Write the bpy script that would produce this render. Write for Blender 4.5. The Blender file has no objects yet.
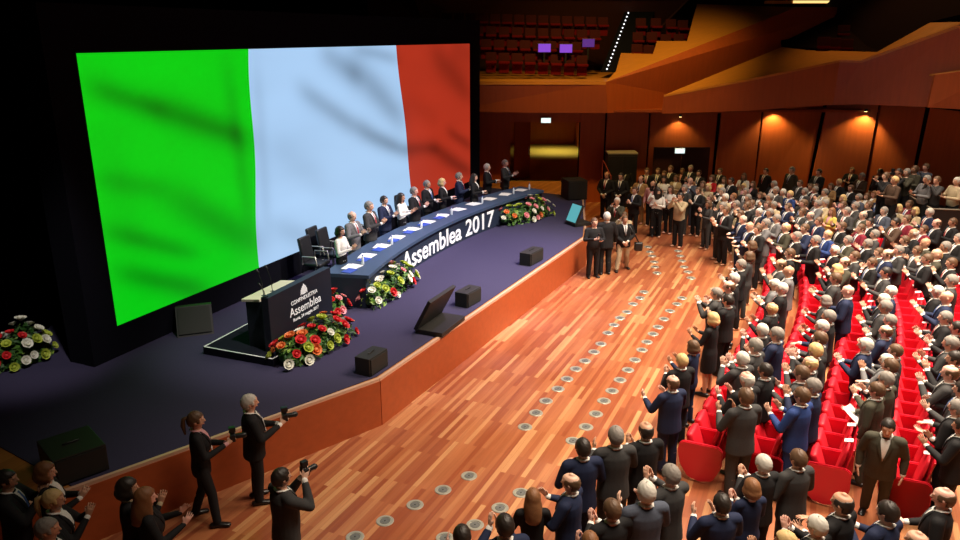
import bpy, bmesh, math, random
from mathutils import Vector, Matrix
from mathutils.bvhtree import BVHTree
random.seed(7)
PI = math.pi
scn = bpy.context.scene
COL = scn.collection
# ------------------------------------------------------------------ camera
FPX, PITCH, CH = 760.0, math.radians(17.2), 6.75
cd = bpy.data.cameras.new('camera'); cam = bpy.data.objects.new('camera', cd); COL.objects.link(cam)
cam.location = (0, 0, CH); cam.rotation_euler = (PI/2-PITCH, 0, 0)
cd.sensor_width = 36; cd.lens = FPX/960*36; cd.clip_end = 300
scn.camera = cam
# ------------------------------------------------------------------ world, exposure
w = bpy.data.worlds.new('world'); scn.world = w; w.use_nodes = True
w.node_tree.nodes['Background'].inputs[0].default_value = (.55, .36, .25, 1)
w.node_tree.nodes['Background'].inputs[1].default_value = .018
vs = scn.view_settings
vs.view_transform = 'Standard'; vs.look = 'None'; vs.gamma = 1; vs.use_curve_mapping = False
vs.exposure = 0.0
# ------------------------------------------------------------------ lights of the hall
def area(name, loc, target, sx, sy, power, color, spread=180):
    l = bpy.data.lights.new(name, 'AREA'); l.shape = 'RECTANGLE'; l.size = sx; l.size_y = sy
    l.energy = power; l.color = color; l.spread = math.radians(spread)
    o = bpy.data.objects.new(name, l); COL.objects.link(o); o.location = loc
    o.rotation_euler = (Vector(target)-Vector(loc)).to_track_quat('-Z', 'Y').to_euler()
    return o
def spot(name, loc, target, power, color, deg, blend=.5, r=.15):
    l = bpy.data.lights.new(name, 'SPOT'); l.energy = power; l.color = color
    l.spot_size = math.radians(deg); l.spot_blend = blend; l.shadow_soft_size = r
    o = bpy.data.objects.new(name, l); COL.objects.link(o); o.location = loc
    o.rotation_euler = (Vector(target)-Vector(loc)).to_track_quat('-Z', 'Y').to_euler()
    return o
WARM = (1, .84, .66)
area('house_light_parterre', (6.5, 15, 13), (6.0, 15, 0), 5, 7, 1020, WARM, 95)
area('house_light_rows', (10.5, 13, 13), (9.5, 13, 0), 5, 7, 1650, WARM, 95)
area('house_light_far', (10, 21.5, 13), (10, 21.5, 0), 7, 4, 620, WARM, 72)
area('house_light_near', (3.5, 6.5, 13), (3.5, 7.5, 0), 4, 3, 360, WARM, 80)
spot('stage_light_table', (6, 18, 12.5), (-.6, 20.5, 1.2), 8500, (1, .93, .88), 50, .8, .3)
spot('stage_light_panel', (4, 13, 12.5), (-2.2, 18, 1.2), 4200, (1, .93, .88), 34, .8, .3)
spot('stage_light_lectern', (0, 10, 12.8), (-3.9, 14.2, 1.0), 3800, (1, .93, .90), 26, .9, .3)
spot('stage_light_far', (7, 22, 12.6), (1.2, 26.5, 1.8), 2300, (1, .93, .88), 26, .9, .3)
spot('stage_light_left', (-3, 7, 12.8), (-8.3, 13.0, 1.2), 3300, (1, .93, .88), 16, .9, .3)
spot('stage_light_violet', (3, 22, 12.5), (-.2, 19, .9), 4200, (.62, .5, 1), 50, .9, .3)
# ------------------------------------------------------------------ pixel rays of the surveyed photograph -> points in the hall
SP, CP = math.sin(PITCH), math.cos(PITCH)
def ray(px, py):
    u, v = (px-480)/FPX, (py-270)/FPX
    return Vector((u, CP-v*SP, -SP-v*CP))
def at(px, py, z=0.0):
    d = ray(px, py); return Vector((0, 0, CH))+d*((z-CH)/d.z)
def atd(px, py, y):
    d = ray(px, py); return Vector((0, 0, CH))+d*(y/d.y)
def proj(P):
    x, y, z = P[0], P[1], P[2]-CH
    zc = y*CP-z*SP
    return (480+FPX*x/zc, 270+FPX*(-y*SP-z*CP)/zc) if zc > .1 else (-999, -999)
# ------------------------------------------------------------------ materials
def mat(name, col, rough=.6, metal=0, noise=0, scale=20, emit=None, spec=.5, coat=0):
    m = bpy.data.materials.new(name); m.use_nodes = True
    nt = m.node_tree; b = nt.nodes['Principled BSDF']
    b.inputs['Base Color'].default_value = (*col, 1); b.inputs['Roughness'].default_value = rough
    b.inputs['Metallic'].default_value = metal
    b.inputs['Specular IOR Level'].default_value = spec
    b.inputs['Coat Weight'].default_value = coat
    if emit:
        b.inputs['Emission Color'].default_value = (*emit[0], 1); b.inputs['Emission Strength'].default_value = emit[1]
    if noise:
        tc = nt.nodes.new('ShaderNodeTexCoord'); n = nt.nodes.new('ShaderNodeTexNoise'); n.inputs['Scale'].default_value = scale
        n.inputs['Detail'].default_value = 4
        r = nt.nodes.new('ShaderNodeMapRange'); r.inputs[3].default_value = 1-noise; r.inputs[4].default_value = 1+noise
        mx = nt.nodes.new('ShaderNodeVectorMath'); mx.operation = 'SCALE'; mx.inputs[0].default_value = col
        nt.links.new(tc.outputs['Object'], n.inputs['Vector']); nt.links.new(n.outputs['Fac'], r.inputs[0])
        nt.links.new(r.outputs[0], mx.inputs['Scale']); nt.links.new(mx.outputs[0], b.inputs['Base Color'])
    return m
AXIS = math.radians(65.5)                     # the hall's long axis in plan
def plank_mat(name, c1, c2, c3, rot, pw, plen, rough):
    m = bpy.data.materials.new(name); m.use_nodes = True
    nt = m.node_tree; L = nt.links; b = nt.nodes['Principled BSDF']
    tc = nt.nodes.new('ShaderNodeTexCoord'); mp = nt.nodes.new('ShaderNodeMapping')
    mp.inputs['Rotation'].default_value = (0, 0, -rot)
    L.new(tc.outputs['Object'], mp.inputs['Vector'])
    br = nt.nodes.new('ShaderNodeTexBrick'); br.offset = .37; br.offset_frequency = 2
    for k, v in (('Scale', 1), ('Brick Width', plen), ('Row Height', pw), ('Mortar Size', .0015), ('Bias', -.15)): br.inputs[k].default_value = v
    br.inputs['Color1'].default_value = (0, 0, 0, 1); br.inputs['Color2'].default_value = (1, 1, 1, 1); br.inputs['Mortar'].default_value = (.2, .2, .2, 1)
    L.new(mp.outputs[0], br.inputs['Vector'])
    cr = nt.nodes.new('ShaderNodeValToRGB'); e = cr.color_ramp.elements
    e[0].position = 0; e[0].color = (*c1, 1); e[1].position = 1; e[1].color = (*c3, 1)
    k = e.new(.6); k.color = (*c2, 1)
    L.new(br.outputs['Color'], cr.inputs[0])
    mp2 = nt.nodes.new('ShaderNodeMapping'); mp2.inputs['Scale'].default_value = (1.2, 28, 1); L.new(mp.outputs[0], mp2.inputs['Vector'])
    n = nt.nodes.new('ShaderNodeTexNoise'); n.inputs['Scale'].default_value = 1; n.inputs['Detail'].default_value = 5; L.new(mp2.outputs[0], n.inputs['Vector'])
    n2 = nt.nodes.new('ShaderNodeTexNoise'); n2.inputs['Scale'].default_value = .7; n2.inputs['Detail'].default_value = 3; L.new(mp.outputs[0], n2.inputs['Vector'])
    r = nt.nodes.new('ShaderNodeMapRange'); r.inputs[3].default_value = .72; r.inputs[4].default_value = 1.28; L.new(n.outputs['Fac'], r.inputs[0])
    mx = nt.nodes.new('ShaderNodeVectorMath'); mx.operation = 'SCALE'; L.new(cr.outputs[0], mx.inputs[0]); L.new(r.outputs[0], mx.inputs['Scale'])
    L.new(mx.outputs[0], b.inputs['Base Color'])
    r2 = nt.nodes.new('ShaderNodeMapRange'); r2.inputs[1].default_value = .35; r2.inputs[2].default_value = .65
    r2.inputs[3].default_value = rough-.1; r2.inputs[4].default_value = rough+.12; L.new(n2.outputs['Fac'], r2.inputs[0])
    L.new(r2.outputs[0], b.inputs['Roughness'])
    return m
def wood_mat(name, col, rough=.45, vertical=True):
    m = bpy.data.materials.new(name); m.use_nodes = True
    nt = m.node_tree; L = nt.links; b = nt.nodes['Principled BSDF']; b.inputs['Roughness'].default_value = rough
    tc = nt.nodes.new('ShaderNodeTexCoord'); mp = nt.nodes.new('ShaderNodeMapping')
    mp.inputs['Scale'].default_value = (9, 9, .7) if vertical else (1, 9, 9)
    L.new(tc.outputs['Object'], mp.inputs['Vector'])
    n = nt.nodes.new('ShaderNodeTexNoise'); n.inputs['Scale'].default_value = 1; n.inputs['Detail'].default_value = 6; L.new(mp.outputs[0], n.inputs['Vector'])
    r = nt.nodes.new('ShaderNodeMapRange'); r.inputs[3].default_value = .8; r.inputs[4].default_value = 1.2; L.new(n.outputs['Fac'], r.inputs[0])
    mx = nt.nodes.new('ShaderNodeVectorMath'); mx.operation = 'SCALE'; mx.inputs[0].default_value = col; L.new(r.outputs[0], mx.inputs['Scale'])
    L.new(mx.outputs[0], b.inputs['Base Color'])
    return m
M = {}
M['floor'] = plank_mat('parquet_planks', (.26, .065, .025), (.38, .128, .05), (.60, .32, .14), AXIS, .085, 1.5, .40)
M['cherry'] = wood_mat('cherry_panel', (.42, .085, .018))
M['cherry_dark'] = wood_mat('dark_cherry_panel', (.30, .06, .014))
M['honey'] = wood_mat('honey_ledge', (.62, .24, .04), .4, False)
M['carpet'] = mat('violet_navy_carpet', (.046, .040, .082), .95, noise=.25, scale=60, spec=.1)
M['black'] = mat('black_cloth', (.006, .006, .010), .95, spec=.05)
M['drape'] = mat('black_drape', (.004, .004, .008), 1, spec=.02)
M['blackbox'] = mat('black_speaker_paint', (.016, .014, .012), .6, noise=.3, scale=40)
M['plastic'] = mat('black_plastic', (.012, .012, .013), .4)
M['grille'] = mat('speaker_grille', (.015, .014, .012), .75, noise=.3, scale=120)
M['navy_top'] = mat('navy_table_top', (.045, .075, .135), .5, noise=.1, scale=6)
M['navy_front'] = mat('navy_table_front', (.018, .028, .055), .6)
M['lectern'] = mat('lectern_black', (.012, .015, .026), .5)
M['cream'] = mat('cream_top', (.85, .78, .58), .5)
M['white'] = mat('white_paint', (.85, .85, .85), .5)
M['paper'] = mat('white_paper', (.85, .84, .82), .6)
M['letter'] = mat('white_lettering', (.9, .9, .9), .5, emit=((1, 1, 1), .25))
M['blue'] = mat('blue_folder', (.04, .09, .45), .4)
M['steel'] = mat('steel_vent', (.58, .55, .46), .35, .6)
M['steel_dark'] = mat('vent_grate', (.20, .20, .19), .45, .5, noise=.4, scale=80)
M['velvet'] = mat('red_velvet', (.62, .008, .022), .55, noise=.12, scale=14, spec=.4)
M['shell'] = mat('red_seat_shell', (.66, .010, .028), .28, spec=.6)
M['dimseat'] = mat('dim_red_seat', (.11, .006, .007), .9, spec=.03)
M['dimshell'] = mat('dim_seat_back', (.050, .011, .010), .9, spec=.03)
M['leather'] = mat('black_leather', (.016, .016, .018), .4)
M['glass'] = mat('water_bottle_plastic', (.75, .82, .88), .1)
M['shoe'] = mat('black_shoe', (.012, .010, .010), .3)
M['eye'] = mat('dark_eye', (.06, .035, .025), .4)
M['lip'] = mat('lip', (.42, .12, .10), .5)
SKIN = [mat('skin_fair', (.74, .44, .32), .5), mat('skin_warm', (.68, .38, .26), .5), mat('skin_tan', (.56, .29, .18), .5), mat('skin_rosy', (.74, .40, .31), .5)]
HAIR = {'w': mat('white_hair', (.56, .52, .46), .7, noise=.2, scale=60), 'g': mat('grey_hair', (.23, .20, .175), .7, noise=.3, scale=60), 'd': mat('dark_hair', (.022, .014, .010), .5, noise=.3, scale=60),
        'b': mat('brown_hair', (.11, .055, .026), .55, noise=.3, scale=60), 'l': mat('blond_hair', (.62, .42, .18), .6, noise=.25, scale=60), 'r': mat('red_brown_hair', (.21, .085, .03), .6, noise=.3, scale=60)}
CL = {'k': ('black', (.014, .013, .014)), 'c': ('charcoal', (.046, .044, .044)), 'n': ('navy', (.016, .022, .055)), 'y': ('grey', (.15, .145, .15)), 'o': ('olive', (.055, .050, .034)),
      'w': ('white', (.78, .75, .70)), 'e': ('beige', (.45, .35, .22)), 'v': ('blue', (.022, .045, .16)), 'm': ('burgundy', (.18, .015, .03)), 'j': ('yellow', (.55, .42, .10)),
      'p': ('pink', (.62, .30, .32)), 't': ('tan', (.36, .21, .09)), 'u': ('brown', (.07, .04, .026)), 's': ('red', (.5, .02, .03)), 'a': ('slate', (.07, .08, .11))}
CLOTH = {k: mat(v[0]+'_suiting', v[1], .8, noise=.18, scale=45, spec=.2) for k, v in CL.items()}
TIES = [mat('tie_'+n, c, .5) for n, c in (('navy', (.02, .03, .10)), ('red', (.35, .02, .03)), ('grey', (.2, .2, .22)), ('blue', (.06, .12, .35)))]
# ------------------------------------------------------------------ mesh helpers
def link(o, parent=None):
    COL.objects.link(o)
    if parent: o.parent = parent
    return o
def bm_mesh(name, bm, mats, smooth=False):
    bmesh.ops.recalc_face_normals(bm, faces=bm.faces[:])
    me = bpy.data.meshes.new(name); bm.to_mesh(me); bm.free()
    for m in (mats if isinstance(mats, (list, tuple)) else [mats]): me.materials.append(m)
    if smooth: me.polygons.foreach_set('use_smooth', [True]*len(me.polygons))
    return me
def obj(name, me, parent=None, loc=None, rz=None):
    o = bpy.data.objects.new(name, me); link(o, parent)
    if loc is not None: o.location = loc
    if rz is not None: o.rotation_euler = (0, 0, rz)
    return o
USED = {}
def tag(o, label, cat, group=None, kind=None):
    USED[label] = USED.get(label, 0)+1
    o['label'] = label; o['category'] = cat
    if group: o['group'] = group
    if kind: o['kind'] = kind
    return o
def empty(name, loc, rz=0):
    o = bpy.data.objects.new(name, None); link(o); o.location = loc; o.rotation_euler = (0, 0, rz); o.empty_display_size = .1
    return o
def struct(o, label=None):
    o['kind'] = 'structure'
    if label: o['label'] = label; o['category'] = 'structure'
    return o
def copy_tree(root, loc, rz=0, scale=None):
    c = root.copy(); COL.objects.link(c); c.location = loc; c.rotation_euler = (0, 0, rz)
    if scale: c.scale = scale
    for ch in root.children:
        d = ch.copy(); COL.objects.link(d); d.parent = c
        for g in ch.children:
            e = g.copy(); COL.objects.link(e); e.parent = d
    return c
def box(bm, c, s, rot=None, bev=0, mi=0):
    r = bmesh.ops.create_cube(bm, size=1)
    vs_ = r['verts']
    mtx = Matrix.Translation(Vector(c)) @ (rot.to_4x4() if rot else Matrix.Identity(4)) @ Matrix.Diagonal((*s, 1))
    bmesh.ops.transform(bm, matrix=mtx, verts=vs_)
    fs = list({f for v in vs_ for f in v.link_faces})
    if bev:
        es = list({e for f in fs for e in f.edges})
        rb = bmesh.ops.bevel(bm, geom=es, offset=bev, segments=2, affect='EDGES', profile=.6)
        fs = rb['faces']
    for f in fs: f.material_index = mi
def tube(bm, pts, rad, n=12, side=None, cap=True, mi=0, ck=1.0):
    """closed loft along pts; rad entries are r or (ru, rv); u lies along `side`"""
    pts = [Vector(p) for p in pts]
    rad = [(r, r) if not isinstance(r, (tuple, list)) else r for r in rad]
    if cap:
        a = (pts[0]-pts[1]).normalized(); b = (pts[-1]-pts[-2]).normalized()
        r0, r1 = rad[0], rad[-1]
        m0, m1 = min(r0)*ck, min(r1)*ck
        pts = [pts[0]+a*m0*.85, pts[0]+a*m0*.5] + pts + [pts[-1]+b*m1*.5, pts[-1]+b*m1*.85]
        rad = [(r0[0]*.45, r0[1]*.45), (r0[0]*.83, r0[1]*.83)] + rad + [(r1[0]*.83, r1[1]*.83), (r1[0]*.45, r1[1]*.45)]
    rings = []
    ref = Vector(side) if side is not None else None
    for i, p in enumerate(pts):
        t = (pts[min(i+1, len(pts)-1)]-pts[max(i-1, 0)])
        t = t.normalized() if t.length > 1e-9 else Vector((0, 0, 1))
        s = ref if ref is not None else (Vector((1, 0, 0)) if abs(t.x) < .9 else Vector((0, 1, 0)))
        u = (s-t*s.dot(t)).normalized(); v = t.cross(u)
        rings.append([bm.verts.new(p+u*(math.cos(2*PI*k/n)*rad[i][0])+v*(math.sin(2*PI*k/n)*rad[i][1])) for k in range(n)])
    for a, b in zip(rings, rings[1:]):
        for k in range(n):
            f = bm.faces.new((a[k], a[(k+1) % n], b[(k+1) % n], b[k])); f.material_index = mi; f.smooth = True
    f = bm.faces.new(rings[0][::-1]); f.material_index = mi
    f = bm.faces.new(rings[-1]); f.material_index = mi
def prism(bm, poly, z0, z1, mi=0):
    a = [bm.verts.new((p[0], p[1], z0)) for p in poly]; b = [bm.verts.new((p[0], p[1], z1)) for p in poly]
    n = len(poly)
    for f in [a[::-1], b]+[[a[i], a[(i+1) % n], b[(i+1) % n], b[i]] for i in range(n)]:
        bm.faces.new(f).material_index = mi
def slab(bm, pts, off, mi=0):
    """polygon pts in space given thickness along off"""
    off = Vector(off); a = [bm.verts.new(Vector(p)) for p in pts]; b = [bm.verts.new(Vector(p)+off) for p in pts]; n = len(a)
    for f in [a[::-1], b]+[[a[i], a[(i+1) % n], b[(i+1) % n], b[i]] for i in range(n)]:
        bm.faces.new(f).material_index = mi
def evaluated(me, mods):
    o = bpy.data.objects.new('work', me); COL.objects.link(o)
    for typ, kw in mods:
        md = o.modifiers.new(typ, typ)
        for k, v in kw.items(): setattr(md, k, v)
    dg = bpy.context.evaluated_depsgraph_get()
    r = bpy.data.meshes.new_from_object(o.evaluated_get(dg))
    bpy.data.objects.remove(o); return r
def remeshed(name, bm, mats, voxel, smooth=4, ratio=.4):
    me = bm_mesh(name+'_src', bm, mats)
    r = evaluated(me, [('REMESH', dict(mode='VOXEL', voxel_size=voxel)), ('SMOOTH', dict(factor=.5, iterations=smooth)), ('DECIMATE', dict(ratio=ratio))])
    r.name = name; bpy.data.meshes.remove(me)
    r.materials.clear()
    for m in mats: r.materials.append(m)
    r.polygons.foreach_set('use_smooth', [True]*len(r.polygons)); r.polygons.foreach_set('material_index', [0]*len(r.polygons))
    return r
def text_mesh(name, s, size, m, depth=.012, bold=.0):
    c = bpy.data.curves.new(name, 'FONT'); c.body = s; c.size = size; c.extrude = depth; c.offset = size*bold; c.align_x = 'LEFT'
    o = bpy.data.objects.new(name, c); COL.objects.link(o)
    dg = bpy.context.evaluated_depsgraph_get()
    me = bpy.data.meshes.new_from_object(o.evaluated_get(dg)); bpy.data.objects.remove(o)
    me.materials.clear(); me.materials.append(m)
    return me
S = .9                                            # stage height
# ================================================================== SETTING
U = Vector((math.cos(math.radians(66.46)), math.sin(math.radians(66.46)), 0))   # along the screen
V = Vector((U.y, -U.x, 0))                                                     # towards the audience
ED = [Vector((-9.6, 5.15)), Vector((-1.81, 12.34)), Vector((3.2, 22.3)), Vector((4.02, 29.6)), Vector((4.1, 31.45))]   # stage edge
bm = bmesh.new(); prism(bm, [(-14, 2), (24, 2), (24, 40), (-14, 40)], -.2, 0)
struct(obj('floor', bm_mesh('floor', bm, M['floor'])), 'orange parquet floor of long planks before the stage')
bm = bmesh.new(); prism(bm, [tuple(p) for p in ED]+[(-4, 31.45), (-16, 12), (-16, 3)], 0.0, S)
struct(obj('stage_floor', bm_mesh('stage_floor', bm, plank_mat('stage_planks', (.36, .13, .03), (.45, .17, .04), (.55, .22, .06), AXIS, .12, 1.5, .5))), 'bare wooden edge of the raised stage')
cl = at(74, 488, S); c0 = at(0, 447, S); c1 = c0+(c0-cl)*.9
bm = bmesh.new()
prism(bm, [cl[:2], (-1.85, 12.42), (3.12, 22.33), tuple(at(586, 198, S)[:2]), tuple(at(530, 191.5, S)[:2]), (-2, 31.0), (-13.5, 14), c1[:2]], S, S+.012)
struct(obj('stage_carpet', bm_mesh('stage_carpet', bm, M['carpet'])), 'dark violet carpet covering the stage')
def strip(pts, z0, z1, th, out=0.0):
    b = bmesh.new()
    for a, c in zip(pts, pts[1:]):
        d = (c-a).normalized(); n = Vector((d.y, -d.x))
        prism(b, [a+n*out, c+n*out, c+n*(out+th), a+n*(out+th)], z0, z1)
    return b
struct(obj('wall_stage_front', bm_mesh('wall_stage_front', strip(ED, 0, S-.03, .05), wood_mat('stage_front_wood', (.40, .078, .019), .42, False))), 'orange wooden front of the stage')
struct(obj('trim_1', bm_mesh('trim_1', strip(ED, S-.03, S+.022, .06, -.02), mat('pale_lip', (.62, .38, .26), .4))), 'pale lip along the stage edge')
# back wall: upright cherry panels, some of them canted, over a dark backing
wb = empty('wall_back', (0, 31.5, 0)); struct(wb, 'cherry wood panelled wall below the balconies')
def wx(px, y): return atd(px, 110, y).x
WB = [(470, 31.5, 0), (511, 31.5, 0), (581, 31.5, 0), (606, 31.5, 0), (650, 31.5, .0), (720, 31.4, .05), (763, 31.3, .05), (825, 31.1, .34), (879, 30, .18), (928, 28.2, .2), (1000, 25.5, .2)]
wp = [(wx(p, y), y, l) for p, y, l in WB]
bm = bmesh.new()
for (a, b, c), (d, e, f) in zip(wp[2:], wp[3:]): prism(bm, [(a, b+.25), (d, e+.25), (d, e+.4), (a, b+.4)], 0, 4.3)
o = obj('backing', bm_mesh('backing', bm, M['black']), wb); o.matrix_parent_inverse = wb.matrix_basis.inverted()
for i, ((a, b, l0), (d, e, l1)) in enumerate(zip(wp, wp[1:])):
    if i == 1: continue
    g = .05 if i > 2 else .015
    bm = bmesh.new()
    dz = -.12*(i % 2)
    slab(bm, [(a+g, b+dz, 4.2), (d-g, e+dz+(.1 if i > 3 else 0), 4.2), (d-g-l1, e+dz, 0), (a+g-l0, b+dz, 0)], (0, .1, 0))
    o = obj('panel', bm_mesh('panel', bm, M['cherry']), wb); o.matrix_parent_inverse = wb.matrix_basis.inverted()
bm = bmesh.new(); slab(bm, [(wp[1][0], 31.5, 4.2), (wp[2][0], 31.5, 4.2), (wp[2][0], 31.5, 3.33), (wp[1][0], 31.5, 3.33)], (0, .1, 0))
o = obj('panel', bm_mesh('panel', bm, M['cherry']), wb); o.matrix_parent_inverse = wb.matrix_basis.inverted()
# corridor behind the open stage door
x0, x1 = wp[1][0], wp[2][0]
xa = atd(532, 150, 31.6).x
bm = bmesh.new()
prism(bm, [(x0, 31.5), (x1, 31.5), (x1, 31.62), (x1+1.2, 31.62), (x1+1.2, 43), (x0, 43)], .0, .895)
struct(obj('floor_corridor', bm_mesh('floor_corridor', bm, mat('corridor_floor', (.34, .24, .06), .5))), 'yellow lit corridor floor behind the open stage door')
bm = bmesh.new()
prism(bm, [(x0-.15, 31.7), (x0, 31.7), (x0, 43), (x0-.15, 43)], .9, 4.0); prism(bm, [(x1+1.2, 31.7), (x1+1.35, 31.7), (x1+1.35, 43), (x1+1.2, 43)], .9, 4.0)
prism(bm, [(x0, 42.8), (x1+1.2, 42.8), (x1+1.2, 43), (x0, 43)], .9, 4.0); prism(bm, [(x0, 31.7), (x1+1.2, 31.7), (x1+1.2, 43), (x0, 43)], 4.0, 4.1)
struct(obj('wall_corridor', bm_mesh('wall_corridor', bm, M['cherry'])), 'brown corridor walls behind the open stage door')
area('corridor_lamp', (x1-.2, 40, 3.95), (x1-.2, 40, 0), 2.5, 2.2, 50, (1, .92, .32), 60)
d1 = empty('door_1', (x0+.06, 31.6, .9)); struct(d1, 'dark open door leaf at the corridor')
bm = bmesh.new(); box(bm, (.45, .55, 1.2), (.9, .05, 2.4), Matrix.Rotation(math.radians(40), 3, 'Z'))
obj('leaf', bm_mesh('leaf', bm, M['cherry_dark']), d1)
bm = bmesh.new(); tube(bm, [(.75, .72, 1.0), (.75, .72, 1.3)], [.02, .02], 8); obj('handle', bm_mesh('handle', bm, M['steel']), d1)
d2 = empty('door_2', (atd(680, 170, 31.2).x, 31.15, 0)); struct(d2, 'wide dark double door under the exit lamp')
wd = atd(708, 170, 31.2).x-atd(652, 170, 31.2).x
for sx in (-1, 1):
    bm = bmesh.new(); box(bm, (sx*wd/4, 0, 1.18), (wd/2-.02, .06, 2.36)); obj('leaf', bm_mesh('leaf', bm, mat('very_dark_door', (.035, .008, .005), .5)), d2)
# ------------------------------------------------------------------ balconies
def hung(pts, bots, th, name, m, parent, lab=None):
    bm = bmesh.new(); slab(bm, list(pts)+list(reversed(bots)), th)
    return obj(name, bm_mesh(name, bm, m), parent)
bal = empty('balcony', (0, 30, 0)); struct(bal, 'stepped wooden balconies with honey coloured ledges above the wall')
def child(name, bm, m):
    o = obj(name, bm_mesh(name, bm, m), bal); o.matrix_parent_inverse = Matrix.Translation((0, -30, 0)); return o
# left front
bm = bmesh.new()
A = [atd(440, 69, 30), atd(606, 82, 30)]; zA = A[1].z
A0 = Vector((A[0].x, 30, zA)); zb = atd(606, 113, 30).z
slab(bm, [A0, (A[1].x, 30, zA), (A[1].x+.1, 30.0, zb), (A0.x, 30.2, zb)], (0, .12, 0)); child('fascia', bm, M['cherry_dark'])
P = [A0, Vector((A[1].x, 30, zA)), at(617, 71, zA), at(440, 63.5, zA)]
bm = bmesh.new(); slab(bm, P, (0, 0, -.1)); child('ledge', bm, M['honey'])
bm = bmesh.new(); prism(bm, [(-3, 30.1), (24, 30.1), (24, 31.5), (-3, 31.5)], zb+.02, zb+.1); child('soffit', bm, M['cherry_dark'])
# ramp wall rising to the right: one tilted honey surface and the dark face below it
R1, R2, R3 = atd(606, 82, 30), atd(798, 7, 33), atd(697, 4, 37.5)
nrm = (R2-R1).cross(R3-R1).normalized()
def onramp(px, py):
    d = ray(px, py); o = Vector((0, 0, CH)); return o+d*((R1-o).dot(nrm)/d.dot(nrm))
bm = bmesh.new(); slab(bm, [R1, R2, onramp(755, 6), R3, onramp(687, 41), onramp(657, 41), onramp(653, 54), onramp(621, 53), onramp(616, 71)], nrm*(-.1 if nrm.z > 0 else .1)); child('ledge', bm, M['honey'])
def onedge(px):
    t = (px-606)/(798-606); t = t*30/(30*t+33*(1-t)) if True else t
    return R1+(R2-R1)*t
q1 = atd(664, 95, 30.15); q2 = atd(782, 47, 32.2)
bm = bmesh.new(); slab(bm, [R1, R2, Vector((R2.x+2.6, 33.2, R2.z)), Vector((R2.x+2.6, 33.2, 3.5)), Vector((R2.x, 33, 3.5)), Vector((R1.x+.1, 30.0, zb))], (-.02, .12, 0)); child('fascia', bm, M['cherry'])
# front parapet on the right
D = [(664, 95, 29.6), (752, 78.5, 29), (840, 60, 28.2), (862, 60.5, 27.6), (960, 25, 25.4), (1010, 6, 24.4)]
DB = [(664, 114), (752, 111), (840, 105), (868, 104.5), (960, 108), (1010, 110)]
Dt = [atd(*d) for d in D]
Db = [Vector((t.x+(.12 if i == 3 else 0), t.y+.1, atd(b[0], b[1], d[2]).z)) for i, (t, b, d) in enumerate(zip(Dt, DB, D))]
for i in range(len(D)-1):
    bm = bmesh.new(); slab(bm, [Dt[i], Dt[i+1], Db[i+1], Db[i]], (.02, .14, 0)); child('fascia', bm, M['cherry'])
def back(px, py, y): return atd(px, py, y)
for poly in ([Dt[0], Dt[1], Dt[2], back(806, 50, 30.6), back(782, 47, 31.6)], [Dt[2], Dt[3], back(877, 52, 29.4), back(806, 50, 30.6)], [Dt[3], Dt[4], back(960, 22, 26.4), back(930, 22.5, 27.6), back(877, 52, 29.4)], [Dt[4], Dt[5], back(1010, 2, 26), back(960, 22, 26.4)]):
    bm = bmesh.new(); slab(bm, poly, (0, 0, -.08)); child('ledge', bm, M['honey'])
e = [atd(935, 75, 25.2), atd(1010, 65, 24), atd(1010, 112, 24), atd(928, 107.5, 25.2)]
bm = bmesh.new(); slab(bm, e, (.02, .12, 0)); child('fascia', bm, M['cherry'])
bm = bmesh.new(); slab(bm, [e[0], e[1], e[1]+Vector((.1, .5, .0)), e[0]+Vector((.1, .5, .0))], (0, 0, -.05)); child('ledge', bm, M['honey'])
# raked dark floors carrying the balcony seats, and their rear walls
bm = bmesh.new()
slab(bm, [at(440, 63.3, zA), at(617, 70.5, zA), Vector((9.5, 36.5, 8.4)), Vector((-3, 36.5, 8.4))], (0, 0, -.1)); child('rake', bm, mat('dark_balcony_step', (.05, .012, .01), .8))
bm = bmesh.new(); slab(bm, [back(782, 46.5, 31.8), back(877, 51.5, 29.5), back(930, 22, 27.7), back(1010, 2, 26.2), Vector((24, 40, 10.5)), Vector((14, 40, 10.5))], (0, 0, -.1)); child('rake', bm, mat('dark_balcony_rake', (.010, .003, .003), .9, spec=.1))
bm = bmesh.new(); prism(bm, [(-8, 40.2), (30, 40.2), (30, 40.5), (-8, 40.5)], 4.2, 16); struct(obj('wall_rear', bm_mesh('wall_rear', bm, mat('dark_rear_wall', (.05, .014, .01), .8))), 'dark wall far behind the balcony seats')
bm = bmesh.new(); prism(bm, [(22.5, 2), (22.8, 2), (22.8, 40), (22.5, 40)], 0, 16); struct(obj('wall_right', bm_mesh('wall_right', bm, M['cherry_dark'])), 'dark wood wall behind the seat block')
bm = bmesh.new(); prism(bm, [(-20, -3), (24, -3), (24, 40.5), (-20, 40.5)], 15, 15.2); struct(obj('ceiling', bm_mesh('ceiling', bm, M['black'])), 'unlit ceiling of the hall')
# black drapes around the screen
BL = at(117, 326, 1.5); BR = at(470, 181, 1.5); ZT = 6.45
def alongpt(t, off=0): return Vector((BL.x, BL.y, 0))+U*t+V*off
bm = bmesh.new(); n = 260; lo, hi = [], []
for i in range(n+1):
    p = alongpt(-11+(24.5*i/n), -2.6+.07*math.sin(i*.9)+.03*math.sin(i*2.3)); lo.append(bm.verts.new((p.x, p.y, S))); hi.append(bm.verts.new((p.x, p.y, 14.9)))
for i in range(n): bm.faces.new((lo[i], lo[i+1], hi[i+1], hi[i])).smooth = True
dr = evaluated(bm_mesh('drape', bm, M['drape']), [('SOLIDIFY', dict(thickness=.02))])
tag(obj('stage_drape', dr), 'black drape hanging behind the flag screen', 'curtain')
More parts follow.
